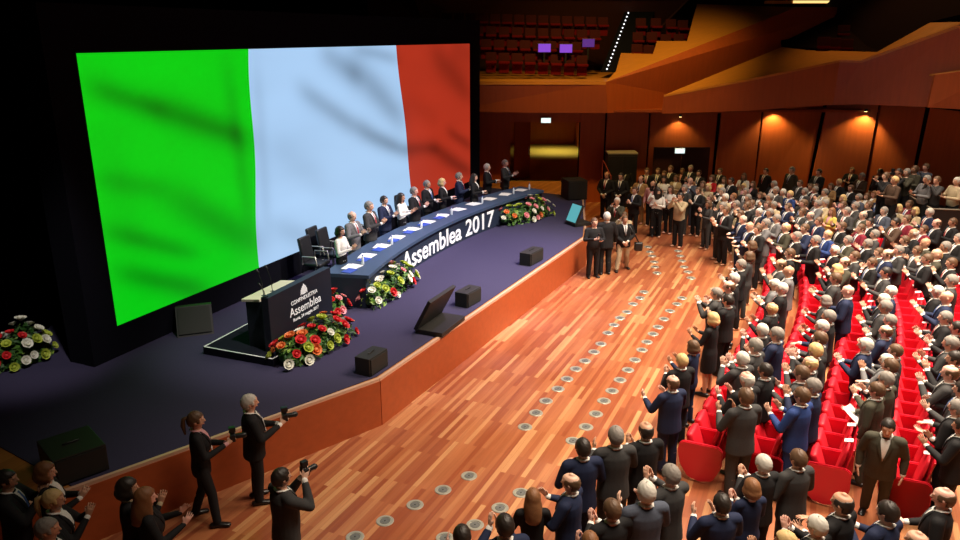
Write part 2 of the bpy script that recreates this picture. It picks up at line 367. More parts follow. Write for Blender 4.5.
# ================================================================== PEOPLE (body, hair and clothes; a figure of 1.75 m facing +Y)
def hand(bm, wr, fwd, nrm, out, curl=.25, splay=.12, k=1.0):
    """palm, four unequal fingers, thumb; fwd = fingers' direction, nrm = the way the palm faces, out = towards the thumb side"""
    wr, fwd, nrm = Vector(wr), Vector(fwd).normalized(), Vector(nrm); nrm = (nrm-fwd*nrm.dot(fwd)).normalized()
    out = Vector(out); out = (out-fwd*out.dot(fwd)-nrm*out.dot(nrm)).normalized()
    tube(bm, [wr-fwd*.02, wr+fwd*.03*k, wr+fwd*.085*k], [(.026, .02), (.038*k, .016), (.043*k, .013)], 10, side=out)
    base = wr+fwd*.088*k
    for off, ln, sp in ((.033, .070, 1), (.011, .080, .33), (-.011, .075, -.33), (-.032, .058, -1)):
        p = base+out*off*k; d = (fwd+out*sp*splay).normalized(); c = curl*.5
        pts = [p-d*.02]
        for seg in (.45, .3, .25):
            d2 = (d*math.cos(c)+nrm*math.sin(c)); pts.append(pts[-1]+d2*(ln*seg*k+(.02 if seg == .45 else 0))); c += curl
        tube(bm, pts, [.0092*k, .009*k, .0082*k, .007*k], 7)
    p = wr+fwd*.03*k+out*.03*k
    d = (fwd*.75+out*.65+nrm*.25).normalized()
    tube(bm, [p-out*.015, p+d*.035*k, p+(d*.035+(fwd*.95+out*.25+nrm*.2).normalized()*.03)*k], [.013*k, .011*k, .0085*k], 7)
def ell(c, r): return c, r
HEADR = [(1.527, .040, .026, .034), (1.542, .030, .047, .060), (1.568, .018, .060, .079), (1.60, .010, .069, .090), (1.64, .004, .075, .097), (1.68, .000, .077, .099), (1.71, -.002, .071, .092), (1.735, -.004, .054, .071), (1.75, -.005, .026, .036)]
# arm poses, right side (+x): elbow, wrist, finger direction, palm normal, thumb direction; two entries = right, left (mirrored x)
POSES = {
 'clap': [((.265, .07, 1.14), (.040, .33, 1.24), (-.12, .55, .80), (-1, .1, 0), (0, -.8, .5))]*2,
 'apart': [((.275, .08, 1.15), (.125, .34, 1.24), (-.10, .65, .75), (-1, 0, 0), (0, -.7, .6))]*2,
 'high': [((.255, .17, 1.18), (.042, .32, 1.39), (-.1, .35, .93), (-1, .1, 0), (0, -.9, .3))]*2,
 'low': [((.27, .04, 1.13), (.10, .33, 1.20), (-.75, .6, .15), (0, -.2, -1), (-.4, .6, .3)), ((.27, .03, 1.12), (.055, .31, 1.10), (-.35, .9, .1), (.1, 0, 1), (1, .2, .2))],
 'wide': [((.285, .09, 1.16), (.20, .38, 1.22), (-.15, .85, .5), (-1, 0, .1), (0, -.5, .8))]*2,
 'down': [((.262, -.03, 1.13), (.265, .05, .88), (-.03, .15, -1), (-1, 0, 0), (0, 1, .1))]*2,
 'clasp': [((.275, .03, 1.13), (.055, .22, .96), (-.65, .15, -.75), (-.3, -1, 0), (.2, .7, .3)), ((.275, .02, 1.13), (.06, .20, .99), (-.65, .12, -.75), (-.3, -1, 0), (.2, .7, .3))],
 'camera': [((.25, .19, 1.27), (.082, .235, 1.545), (-.35, .45, .8), (-.8, .5, 0), (-.2, -.7, .6)), ((.20, .20, 1.24), (.045, .27, 1.50), (-.1, .9, .45), (0, -.2, 1), (1, 0, .2))],
 'lens': [((.265, .07, 1.15), (.085, .36, 1.24), (-.3, .75, .5), (-.8, .2, 0), (-.2, -.6, .8)), ((.25, .08, 1.14), (.05, .36, 1.18), (-.1, .95, .25), (0, -.2, 1), (1, 0, .2))],
 'crossed': [((.25, .09, 1.15), (-.10, .235, 1.20), (-.95, .1, .2), (0, -1, 0), (.1, .2, 1)), ((.25, .08, 1.14), (-.08, .20, 1.13), (-.95, .1, .1), (0, -1, 0), (0, .2, 1))],
 'reading': [((.27, .05, 1.13), (.11, .31, 1.10), (-.3, .9, .1), (-.4, 0, 1), (-.3, .2, .8)), ((.265, -.02, 1.13), (.27, .06, .88), (-.03, .2, -1), (-1, 0, 0), (0, 1, .1))],
 'phone': [((.25, .2, 1.28), (.07, .36, 1.52), (-.2, .3, .9), (-.5, -.7, 0), (-.7, 0, .6)), ((.25, .18, 1.25), (.07, .34, 1.48), (-.2, .3, .9), (-.5, -.7, 0), (-.7, 0, .6))],
}
def arm_pts(pose, female):
    kx = .9 if female else 1
    out = []
    for i, s in ((0, 1), (1, -1)):
        el, wr, fd, nm, th = POSES[pose][i]
        f = lambda p: Vector((p[0]*s*(kx if abs(p[0]) > .15 else 1), p[1], p[2]))
        g = lambda p: Vector((p[0]*s, p[1], p[2]))
        out.append((Vector((.182*kx*s, -.005, 1.415)), f(el), f(wr), g(fd), g(nm), g(th)))
    return out
LEGS = {'stand': [((.09, 0, .92), (.098, .02, .49), (.105, -.015, .09), .18), ((-.09, 0, .92), (-.098, .02, .49), (-.105, -.015, .09), -.18)],
        'stride': [((.09, 0, .92), (.14, .10, .50), (.20, .12, .09), .25), ((-.09, 0, .92), (-.12, -.02, .49), (-.17, -.16, .09), -.2)],
        'seated': [((.09, 0, .53), (.12, .42, .50), (.12, .40, .09), .18), ((-.09, 0, .53), (-.12, .42, .50), (-.12, .40, .09), -.18)]}
def torso_rings(f):
    if f: return [(.86, 0, .15, .105), (.94, -.005, .168, .118), (1.04, 0, .132, .10), (1.15, .004, .138, .105), (1.27, .022, .152, .125), (1.37, .008, .152, .105), (1.43, -.005, .118, .08), (1.475, -.01, .06, .058)]
    return [(.86, 0, .15, .105), (.95, 0, .165, .115), (1.05, .012, .155, .118), (1.15, .012, .158, .12), (1.28, .006, .173, .122), (1.38, 0, .172, .11), (1.44, -.005, .13, .085), (1.485, -.01, .066, .062)]
def body(name, pose, female, legs='stand', dress=False):
    bm = bmesh.new()
    dz = -.42 if legs == 'seated' else 0
    T = torso_rings(female)
    tube(bm, [(0, y, z) for z, y, _, _ in T], [(a, b) for _, _, a, b in T], 16, side=(1, 0, 0))
    tube(bm, [(0, -.015, 1.42), (0, -.008, 1.50), (0, .004, 1.56)], [.06 if not female else .05, .056 if not female else .045, .055 if not female else .045], 12)
    tube(bm, [(0, y, z) for z, y, _, _ in HEADR], [(a*1.04, b*1.04) for _, _, a, b in HEADR], 18, side=(1, 0, 0))
    tube(bm, [(0, .094, 1.662), (0, .108, 1.628), (0, .116, 1.612), (0, .098, 1.602)], [.008, .011, .014, .01], 8)
    for s in (-1, 1):
        tube(bm, [(s*.079, -.004, 1.655), (s*.084, -.012, 1.635), (s*.080, -.004, 1.607)], [(.008, .013), (.009, .017), (.007, .010)], 8, side=(1, 0, 0))
        tube(bm, [(s*.014, .097, 1.668), (s*.05, .086, 1.670)], [.009, .008], 7)
    tube(bm, [(-.022, .092, 1.570), (0, .100, 1.571), (.022, .092, 1.570)], [.006, .0085, .006], 7)
    for sh, el, wr, fd, nm, th in arm_pts(pose, female):
        k = .86 if female else 1
        tube(bm, [Vector((sh.x*.45, sh.y, 1.425)), sh], [.062*k, .06*k], 10)
        tube(bm, [sh, (sh*.55+el*.45)+Vector((0, 0, 0)), el], [.058*k, .052*k, .041*k], 10)
        tube(bm, [el, el*.62+wr*.38, wr], [.041*k, .043*k, .028*k], 10)
        hand(bm, wr, fd, nm, th, k=.92 if female else 1)
    for hp, kn, an, tx in LEGS[legs]:
        k = .92 if female else 1
        hp, kn, an = Vector(hp), Vector(kn), Vector(an)
        z0 = Vector((0, 0, -dz))
        hp, kn, an = hp+z0, kn+z0, an+z0
        tube(bm, [hp, hp*.5+kn*.5, kn], [.088*k, .075*k, .055*k], 10); tube(bm, [kn, kn*.65+an*.35+Vector((0, -.015, 0)), an], [.052*k, .056*k, .037*k], 10)
        tube(bm, [an+Vector((0, -.045, -.045)), an+Vector((tx*.12, .13, -.055))], [(.034, .03), (.038, .022)], 10, side=(1, 0, 0))
    me = remeshed(name, bm, [SKIN[0], M['eye'], M['lip']], .0062, 3, .22)
    mi = [0]*len(me.polygons)
    for p in me.polygons:
        c = p.center
        if c.y > .06 and (abs(abs(c.x)-.031) < .011) and abs(c.z-1.648) < .0052: mi[p.index] = 1
        elif c.y > .085 and abs(c.x) < .024 and abs(c.z-1.571) < .007: mi[p.index] = 2
    me.polygons.foreach_set('material_index', mi)
    if dz: me.transform(Matrix.Translation((0, 0, dz)))
    return me
def jacket(name, pose, female, kind='jacket', seated=False):
    bm = bmesh.new()
    if female: R = [(.80, 0, .172, .125), (.92, -.004, .18, .132), (1.04, 0, .148, .118), (1.15, .004, .155, .122), (1.27, .02, .17, .142), (1.37, .006, .17, .122), (1.43, -.006, .135, .098), (1.468, -.01, .076, .068)]
    else: R = [(.775, 0, .205, .15), (.9, .004, .197, .145), (1.03, .018, .183, .148), (1.14, .018, .185, .147), (1.27, .01, .197, .144), (1.37, 0, .196, .128), (1.435, -.006, .148, .1), (1.478, -.012, .082, .074)]
    if kind == 'dress': R = [(.52, .0, .19, .14), (.7, 0, .19, .14)]+R[1:]
    if kind == 'shirt' or seated: R = [(.9, .004, R[1][2]-.012, R[1][3]-.01)]+[(z, y, a-.008, b-.008) for z, y, a, b in R[2:]]
    tube(bm, [(0, y, z) for z, y, _, _ in R], [(a, b) for _, _, a, b in R], 18, side=(1, 0, 0), ck=.12)
    for sh, el, wr, *_ in arm_pts(pose, female):
        k = (.86 if female else 1)*(.93 if kind == 'shirt' else 1)
        tube(bm, [Vector((sh.x*.4, sh.y-.002, 1.428)), sh+Vector((0, 0, .003))], [.07*k, .074*k], 12)
        tube(bm, [sh, sh*.5+el*.5, el], [.074*k, .068*k, .057*k], 12)
        e2 = wr+(el-wr)*(.12 if kind != 'tee' else .9)
        tube(bm, [el, el*.5+e2*.5, e2], [.057*k, .053*k, .042*k], 12)
    me = remeshed(name, bm, [CLOTH['k']], .013, 4, .45)
    if seated: me.transform(Matrix.Translation((0, 0, -.42)))
    return me
def cuffs(bm, pose, female):
    for sh, el, wr, *_ in arm_pts(pose, female):
        k = .86 if female else 1
        tube(bm, [wr+(el-wr)*.15, wr+(el-wr)*.02], [.038*k, .037*k], 10)
def trousers(name, female, legs='stand'):
    bm = bmesh.new(); k = .9 if female else 1
    z0 = .42 if legs == 'seated' else 0
    tube(bm, [(0, 0, .84), (0, 0, .93), (0, .004, 1.03)], [(.155*k, .118), (.172*k if not female else .172, .125), (.155*k, .122)], 16, side=(1, 0, 0))
    for hp, kn, an, tx in LEGS[legs]:
        hp, kn, an = [Vector(p)+Vector((0, 0, z0)) for p in (hp, kn, an)]
        tube(bm, [hp, hp*.5+kn*.5, kn], [.102*k, .090*k, .074*k], 12)
        tube(bm, [kn, kn*.5+an*.5, an+Vector((0, .008, -.01))], [.074*k, .070*k, .064*k], 12)
    me = remeshed(name, bm, [CLOTH['k']], .013, 4, .4)
    if z0: me.transform(Matrix.Translation((0, 0, -z0)))
    return me
def shoe(name, legs, side, female):
    bm = bmesh.new(); z0 = .42 if legs == 'seated' else 0
    hp, kn, an, tx = LEGS[legs][side]; an = Vector(an)
    tube(bm, [an+Vector((0, -.062, -.05)), an+Vector((tx*.05, .03, -.048)), an+Vector((tx*.16, .155, -.06))], [(.042, .040), (.045, .040), (.045, .028)], 12, side=(1, 0, 0))
    return bm_mesh(name, bm, M['shoe'], True)
def hair(name, style, female=False):
    """shell over the skull; for long styles it drops from the equator"""
    c = Vector((0, -.004, 1.645)); rx, ry, rz = .0815, .104, .124
    bm = bmesh.new(); NA, NV = 36, 22; grid = {}
    drop = {'long': .30, 'bob': .12, 'tail': 0, 'short': 0, 'thin': 0, 'crop': 0, 'full': 0}[style]
    fat = {'long': 1.17, 'bob': 1.19, 'full': 1.2, 'tail': 1.12, 'short': 1.115, 'thin': 1.08, 'crop': 1.09}[style]
    for a in range(NA):
        az = 2*PI*a/NA                                   # 0 = front (+y)
        for v in range(NV+1):
            t = v/NV
            if drop:
                if t < .5: ph = t/.5*PI/2; p = Vector((math.sin(az)*rx*math.sin(ph)*fat, math.cos(az)*ry*math.sin(ph)*fat, rz*math.cos(ph)*(fat*.5+.5)))
                else:
                    k = (t-.5)/.5; w = 1+.18*math.sin(k*PI)*(1 if style == 'bob' else .8)+(.1*k if style == 'long' else -.12*k)
                    p = Vector((math.sin(az)*rx*fat*w, math.cos(az)*ry*fat*w-(.03*k if style == 'long' else 0), -drop*k-.004))
            else:
                ph = t*PI*.78; p = Vector((math.sin(az)*rx*math.sin(ph)*fat, math.cos(az)*ry*math.sin(ph)*fat, rz*math.cos(ph)*(fat*.6+.4)))
            p += Vector((math.sin(az*7+v), math.cos(az*5+v*2), math.sin(az*9+v*1.3)))*.0022
            grid[a, v] = (p, bm.verts.new(c+p))
    for a in range(NA):
        az = abs(((a+.5)/NA*360+180) % 360-180)           # degrees from the front
        for v in range(NV):
            z = (grid[a, v][0].z+grid[(a+1) % NA, v+1][0].z)/2
            if style in ('long', 'bob'): ok = z > .062 or az > (62 if z < .03 else 48)
            elif style == 'thin': ok = az > 62 and (-.085 if az > 110 else -.02) < z < (.052 if az < 120 else .075)
            else:
                lim = .062 if az < 42 else (.045 if az < 58 else (-.03 if az < 85 else (.004 if az < 105 else -.075)))
                ok = z > lim
            if ok: bm.faces.new([grid[a, v][1], grid[(a+1) % NA, v][1], grid[(a+1) % NA, v+1][1], grid[a, v+1][1]]).smooth = True
    bmesh.ops.remove_doubles(bm, verts=bm.verts[:], dist=.002)
    bmesh.ops.delete(bm, geom=[v for v in bm.verts if not v.link_faces], context='VERTS')
    me = bm_mesh(name+'_shell', bm, HAIR['d'])
    r = evaluated(me, [('SOLIDIFY', dict(thickness=.022 if style not in ('thin', 'crop') else .012, offset=-1))])
    if style == 'tail':
        bm = bmesh.new(); bm.from_mesh(r); tube(bm, [(0, -.09, 1.70), (0, -.15, 1.68), (0, -.165, 1.58), (0, -.15, 1.45)], [.022, .03, .032, .015], 10); bm.to_mesh(r); bm.free()
    r.name = name; r.polygons.foreach_set('use_smooth', [True]*len(r.polygons))
    return r
def torso_bvh(me):
    return BVHTree.FromPolygons([v.co for v in me.vertices], [tuple(p.vertices) for p in me.polygons])
def chest_patch(bm, tree, rows, off, th, n=5):
    """strip draped over the chest: rows of (z, x_left, x_right)"""
    g = []
    for z, xa, xb in rows:
        r = []
        for i in range(n):
            x = xa+(xb-xa)*i/(n-1); h = tree.ray_cast(Vector((x, 1, z)), Vector((0, -1, 0)))[0]
            y = (h.y if h else .06)
            r.append((bm.verts.new((x, y+off, z)), bm.verts.new((x, y+off-th, z))))
        g.append(r)
    for a, b in zip(g, g[1:]):
        for i in range(n-1):
            bm.faces.new((a[i][0], a[i+1][0], b[i+1][0], b[i][0])); bm.faces.new((a[i][1], b[i][1], b[i+1][1], a[i+1][1]))
        bm.faces.new((a[0][0], b[0][0], b[0][1], a[0][1])); bm.faces.new((a[-1][0], a[-1][1], b[-1][1], b[-1][0]))
    bm.faces.new([q[0] for q in g[0]]+[q[1] for q in reversed(g[0])]); bm.faces.new([q[0] for q in g[-1]]+[q[1] for q in reversed(g[-1])])
def base_torso(female):
    bm = bmesh.new()
    J = [(.77, 0, .19, .138), (.9, .004, .193, .142), (1.03, .018, .183, .148), (1.14, .018, .185, .147), (1.27, .01, .197, .144), (1.37, 0, .196, .128), (1.435, -.006, .148, .1), (1.478, -.012, .082, .074)]
    if female: J = [(.80, 0, .172, .125), (.92, -.004, .18, .132), (1.04, 0, .148, .118), (1.15, .004, .155, .122), (1.27, .02, .17, .142), (1.37, .006, .17, .122), (1.43, -.006, .135, .098), (1.468, -.01, .076, .068)]
    tube(bm, [(0, y, z) for z, y, _, _ in J], [(a, b) for _, _, a, b in J], 36, side=(1, 0, 0))
    return bm_mesh('torso_src', bm, M['black'])
TREE = {f: torso_bvh(base_torso(f)) for f in (False, True)}
VROWS = [(1.475, -.058, .058), (1.44, -.060, .060), (1.38, -.05, .05), (1.30, -.034, .034), (1.22, -.018, .018), (1.14, -.004, .004)]
def shirt_front(name, female, pose, seated=False):
    bm = bmesh.new(); chest_patch(bm, TREE[female], VROWS, .005, .03, 7)
    # collar
    for s in (-1, 1): tube(bm, [(s*.010, .062, 1.455), (s*.05, .035, 1.485), (s*.064, -.01, 1.497), (s*.04, -.065, 1.505), (0, -.076, 1.507)], [(.007, .02)]*5, 8, side=(0, 0, 1))
    cuffs(bm, pose, female)
    me = bm_mesh(name, bm, CLOTH['w'], True)
    if seated: me.transform(Matrix.Translation((0, 0, -.42)))
    return me
def tie_mesh(name, seated=False):
    bm = bmesh.new(); chest_patch(bm, TREE[False], [(1.462, -.018, .018), (1.44, -.011, .011), (1.36, -.02, .02), (1.25, -.022, .022), (1.17, -.010, .010)], .012, .012, 3)
    me = bm_mesh(name, bm, TIES[0], True)
    if seated: me.transform(Matrix.Translation((0, 0, -.42)))
    return me
def lapel_mesh(name, s, female):
    bm = bmesh.new(); R = [(z, s*(xb-.004), s*(xb+w)) for (z, xa, xb), w in zip(VROWS, (.018, .03, .042, .044, .028, .008))]
    chest_patch(bm, TREE[female], R, .011, .012, 3); return bm_mesh(name, bm, CLOTH['k'], True)
_c = {}
def once(key, fn):
    if key not in _c: _c[key] = fn()
    return _c[key]
def slotmat(o, m, i=0):
    o.material_slots[i].link = 'OBJECT'; o.material_slots[i].material = m
HNAME = {'w': 'white-haired', 'g': 'grey-haired', 'd': 'dark-haired', 'b': 'brown-haired', 'l': 'blond-haired', 'r': 'red-haired'}
PNAME = {'clap': 'clapping', 'apart': 'clapping', 'high': 'clapping high', 'low': 'clapping low', 'wide': 'applauding widely', 'down': 'standing', 'clasp': 'hands clasped', 'camera': 'photographing', 'lens': 'holding camera', 'crossed': 'arms crossed', 'reading': 'holding paper', 'phone': 'filming'}
SEXES = {}
def person(loc, face, sex, hc, style, cloth, pose, label, group, outfit='suit', legs='stand', scale=1.0, skin=None, near=True, tcol=None, pants=None):
    f = sex == 'f'
    root = empty('person', loc, face); root.scale = (scale*(1.10 if not f else 1.06), scale*(1.10 if not f else 1.06), scale)
    tag(root, label, 'person', group)
    seated = legs == 'seated'
    b = obj('body', once(('body', pose, f, legs), lambda: body('body', pose, f, legs)), root); slotmat(b, skin or random.choice(SKIN))
    if style: h = obj('hair', once(('hair', style), lambda: hair('hair', style)), root); slotmat(h, HAIR[hc])
    cm = CLOTH[cloth]
    if outfit == 'suit':
        j = obj('jacket', once(('jacket', pose, f, seated), lambda: jacket('jacket', pose, f, 'jacket', seated)), root); slotmat(j, cm)
        s = obj('shirt', once(('shirt', pose, f, seated), lambda: shirt_front('shirt', f, pose, seated)), root)
        if f and random.random() < .5: slotmat(s, CLOTH[random.choice('wekp')])
        if near and not seated:
            for sd in (-1, 1): l = obj('lapel', once(('lapel', sd, f), lambda: lapel_mesh('lapel', sd, f)), root); slotmat(l, cm)
        if not f and tcol != 'none': t = obj('tie', once(('tie', seated), lambda: tie_mesh('tie', seated)), root); slotmat(t, tcol or random.choice(TIES))
    elif outfit == 'dress':
        j = obj('dress', once(('dress', pose), lambda: jacket('dress', pose, True, 'dress')), root); slotmat(j, cm)
    else:
        j = obj('shirt', once(('top', pose, f), lambda: jacket('shirt', pose, f, 'shirt')), root); slotmat(j, cm)
    if outfit != 'dress':
        t = obj('trousers', once(('trousers', f, legs), lambda: trousers('trousers', f, legs)), root); slotmat(t, CLOTH[pants] if pants else (cm if outfit == 'suit' else CLOTH['k']))
    if near:
        for k in (0, 1): obj('shoe', once(('shoe', legs, k, f), lambda: shoe('shoe', legs, k, f)), root)
    return root
def facing(p, tgt):
    return math.atan2(-(tgt[0]-p[0]), tgt[1]-p[1])
# ------------------------------------------------------------------ who stands where (heads surveyed in the photograph, carried to the floor)
ORD = ['zeroth', 'first', 'second', 'third', 'fourth', 'fifth', 'sixth', 'seventh', 'eighth', 'ninth', 'tenth', 'eleventh', 'twelfth', 'thirteenth', 'fourteenth', 'fifteenth', 'sixteenth', 'seventeenth', 'eighteenth', 'nineteenth', 'twentieth']
TENS = ['', '', 'twenty', 'thirty', 'forty', 'fifty', 'sixty', 'seventy', 'eighty', 'ninety']
def ordn(n):
    if n <= 20: return ORD[n]
    if n % 10 == 0: return TENS[n//10][:-1]+'ieth'
    return TENS[n//10]+'-'+ORD[n % 10]
STY = {'s': 'short', 't': 'thin', 'n': '', 'L': 'long', 'B': 'bob', 'P': 'tail', 'F': 'full', 'c': 'crop'}
POS = {'1': 'clap', '2': 'apart', '3': 'high', '4': 'low', '5': 'wide', 'd': 'down', 'h': 'clasp', 'f': 'camera', 'q': 'lens', 'x': 'crossed', 'r': 'reading', 'p': 'phone'}
STAGE_AIM = (-1.5, 19.5)
CROWD = []
def parse(txt, base=0.0, **kw):
    """x y code: hair style cloth pose [outfit: S shirt, D dress] [f woman]"""
    for item in txt.split(','):
        a = item.split()
        if len(a) < 3: continue
        x, y, c = float(a[0]), float(a[1]), a[2]
        sc = random.uniform(.95, 1.05)
        fem = c[1] in 'LBP' or 'f' in c[4:]
        if fem: sc *= .95
        P = at(x, y, base+1.65*sc); P.z = base
        P.y = min(P.y, 30.5)
        CROWD.append(dict(P=P, px=x, py=y, hair=c[0], style=STY[c[1]], cloth=c[2], pose=POS[c[3]], fem=fem, outfit='dress' if 'D' in c[4:] else ('shirt' if 'S' in c[4:] else 'suit'), sc=sc, **kw))
# panel behind the stage table
parse('340 231 dBw1S,352 216 gty2,369 206 gsc1,384 200 dsn1,401 197 dLw2S,414 191 gsk1,427 184 gsk4,442 182 lBk4,459 176 gsn2,474 177 dLk4,487 167 wsk4,505 163 gsc2', S, grp='panel')
# near standing group, seen from behind
parse('464 535 dsk1,503 525 dsn3,533 497 rLk1S,571 482 btn2,583 447 dsn1,616 435 gsc2,646 430 dtk1,618 507 bsk1,641 493 wsa1,590 541 rBk3,671 474 gsc3,722 503 dsn2,752 487 rBn1,765 463 wsk1,797 458 bsy h,'.replace('y h', 'ch')+'845 504 dtk1,819 524 wsk1,786 541 lBe1,893 518 dsn1,907 533 btc1,944 497 btkr', grp='near')
# people along the seat rows
AUD = ('673 382 btn5,682 360 lsk1,693 346 bBn2,713 318 lBk2D,728 300 dsk1,719 292 gsc1,727 287 btk2,734 278 wsk1,741 264 gsk1,749 256 bBc1,752 245 bBu1,743 219 wtn1,750 226 nnn1,737 214 bLe2,'
 '746 396 bsc2,747 379 wtk2,758 366 dsk1,754 346 gsc1,763 330 wsk1,751 361 wsc1,776 333 gsn1,772 308 ltk2,782 288 wsk1,775 284 wsy1,789 271 nny1,781 264 btc1,790 253 bsk1,786 227 lto2,777 218 gsy1,'
 '802 395 bsv2,812 384 gsn1,803 374 bsc2,811 362 ltc1,815 351 lsk1,820 338 bsc1,822 326 wsn1,829 316 gsk1,830 300 gBc1,844 291 nnn1,836 278 bsc2,837 269 lBk1,845 262 bto1,'
 '878 388 bso r,'.replace('o r', 'or')+'886 378 gso1,890 367 bsk1,884 358 wsy1,875 347 wsn1,889 350 bsc1,886 331 btn1,889 318 gsc1,887 308 gsc1,884 299 wsk1,891 291 wsn1,886 272 dsc2,888 254 btn1,'
 '962 425 dsk2,958 408 gsk1,960 386 dsc2,953 375 btc1,955 358 dsk1,951 343 gsc1,956 326 dsk1,947 318 gsk2,938 291 wsk1,947 297 nnn1,936 255 nno1,'
 '810 215 gtc1,803 212 bsc1,819 221 bsn1,828 234 ltv2,836 212 rLj2,849 211 gsc1,857 214 gtox,835 250 wsk1,861 228 bsm1,875 234 gsc2,886 210 gsa1,896 222 dsu1,913 211 lBe1,924 211 wsn1,937 223 btk1,'
 '914 233 wtk2,924 229 bsm1,926 243 nno1,907 219 bsm2,902 209 lBe1,959 238 gsk1,953 222 bsk2,870 222 dsk1,866 243 gsk1,'
 '843 198 lBc1,859 197 gsa1,851 188 bsk1,839 182 lsk4,831 186 bBt2,825 192 gse1,815 189 gsc1,811 187 bsm1,805 191 gsc2,800 183 bsc1,790 194 lsv1,783 192 wse1,776 190 gsc1,774 184 gsk1,'
 '867 196 bBt1,874 194 rBt1,886 189 gsu1,880 199 gsn1,901 199 gty1,909 204 bsm1,893 206 bsk1,868 205 bsk1,855 205 gsc1,845 205 bsn1,824 203 gse1,815 203 gsy1,806 203 gsc1,797 203 bsk1,788 206 bsn1,779 206 gse1,'
 '770 197 gsc1,764 204 bsk1,760 195 bBc1,769 212 gsn1,760 212 wsc1,755 204 bsc1,766 223 gsy1,758 229 bsk1,748 205 bsk1,744 197 gsy1,738 204 gsc1,733 196 rsm1,727 192 gsk1,718 188 lsc1,721 197 wse2,714 199 bsk1,709 203 bBc1,730 210 bsk1,723 206 gsc1,'
 '816 240 gsk1,805 228 bsn1,797 236 gsk1,930 258 bsk1,918 250 bsc1,905 240 bsk1,899 250 gsc1,879 252 bsc1,871 262 bsk1,856 256 bsc1,850 240 gso1,842 226 bsk1,945 246 gsk1,950 262 bsk1,952 280 gsc1,'
 '710 187 lBe1,712 178 bBs2,724 180 bLe1,720 171 bsk1,741 186 lBe1,753 184 bLk1,746 191 gsc1,744 176 bLw1')
parse(AUD, grp='aud')
# crowd between the stage end and the wall
parse('607 175 btkh,621 176 dskh,626 168 gsk h,'.replace('k h', 'kd')+'641 179 btth,647 171 bskd,653 184 gtpdS,659 192 dLw1S,664 179 dLw1S,672 189 bLw2S,668 169 bsk1,665 173 bBk1,683 171 bLu1,690 168 gsk1,699 173 dsk1,691 181 nnap,681 196 dsefS,676 178 bBe1,696 190 bsk1,702 184 bBc1,686 188 gsc1,660 171 bsc1,635 190 bsk1', grp='wall')
parse('766 171 dskd,792 170 gso d,'.replace('o d', 'od')+'819 172 dskx,852 170 bskq,862 176 gsuc,'.replace('uc', 'uq')+'880 172 dskd,734 181 dskd', grp='standers')
# keep a little air between neighbours
fixed = {'panel'}
for it in range(30):
    for i, a in enumerate(CROWD):
        for b in CROWD[i+1:]:
            d = (a['P']-b['P']); d.z = 0
            if 1e-4 < d.length < .47 and abs(a['P'].z-b['P'].z) < .5:
                k = d.normalized()*((.47-d.length)*.5)
                if a['grp'] not in fixed: a['P'] += k
                if b['grp'] not in fixed: b['P'] -= k
# ------------------------------------------------------------------ seat rows: gentle arcs round the stage
E0 = Vector((3.33, 10.54)); RN = Vector((.943, -.342))
def rowpt(k, s):
    """point and heading on seat row k at distance s from the row's near end"""
    p = E0+RN*(k*1.0); h = math.radians(61.0); ds = .1; q = 0
    while q < s-1e-6:
        st = min(ds, s-q); q += st
        hh = h+math.radians(max(0, q-5.5)*2.0); p = p+Vector((math.cos(hh), math.sin(hh)))*st
    return p, h+math.radians(max(0, s-5.5)*2.0)
ROWLINE = [[rowpt(k, s*.5)[0] for s in range(0, 60)] for k in range(-2, 12)]
def band(P):
    """which audience line a person stands in and how far along it"""
    best = None
    for ki, line in enumerate(ROWLINE):
        for si, p in enumerate(line):
            d = (p.x-P.x)**2+(p.y-P.y)**2
            if best is None or d < best[0]: best = (d, ki-2, si*.5)
    n = Vector((P.x, P.y))-ROWLINE[best[1]+2][int(best[2]*2)]
    k = best[1] if n.dot(RN) > -.1 else best[1]-1
    return max(0, k+1), best[2]
NEARSET = []
def hairword(c):
    if c['style'] == '': return 'bald'
    if c['style'] == 'thin': return 'balding'
    return HNAME[c['hair']]
GARM = {'suit': 'suit', 'dress': 'dress', 'shirt': 'top'}
for c in CROWD:
    if c['grp'] == 'aud': c['line'], c['s'] = band(c['P'])
byline = {}
for c in CROWD:
    key = ('aud', c['line']) if c['grp'] == 'aud' else (c['grp'], 0)
    byline.setdefault(key, []).append(c)
LINES = ['audience line nearest the stage', 'second audience line', 'third audience line', 'fourth audience line', 'fifth audience line', 'sixth audience line', 'seventh audience line', 'eighth audience line', 'ninth audience line', 'tenth audience line', 'eleventh audience line', 'twelfth audience line', 'thirteenth audience line']
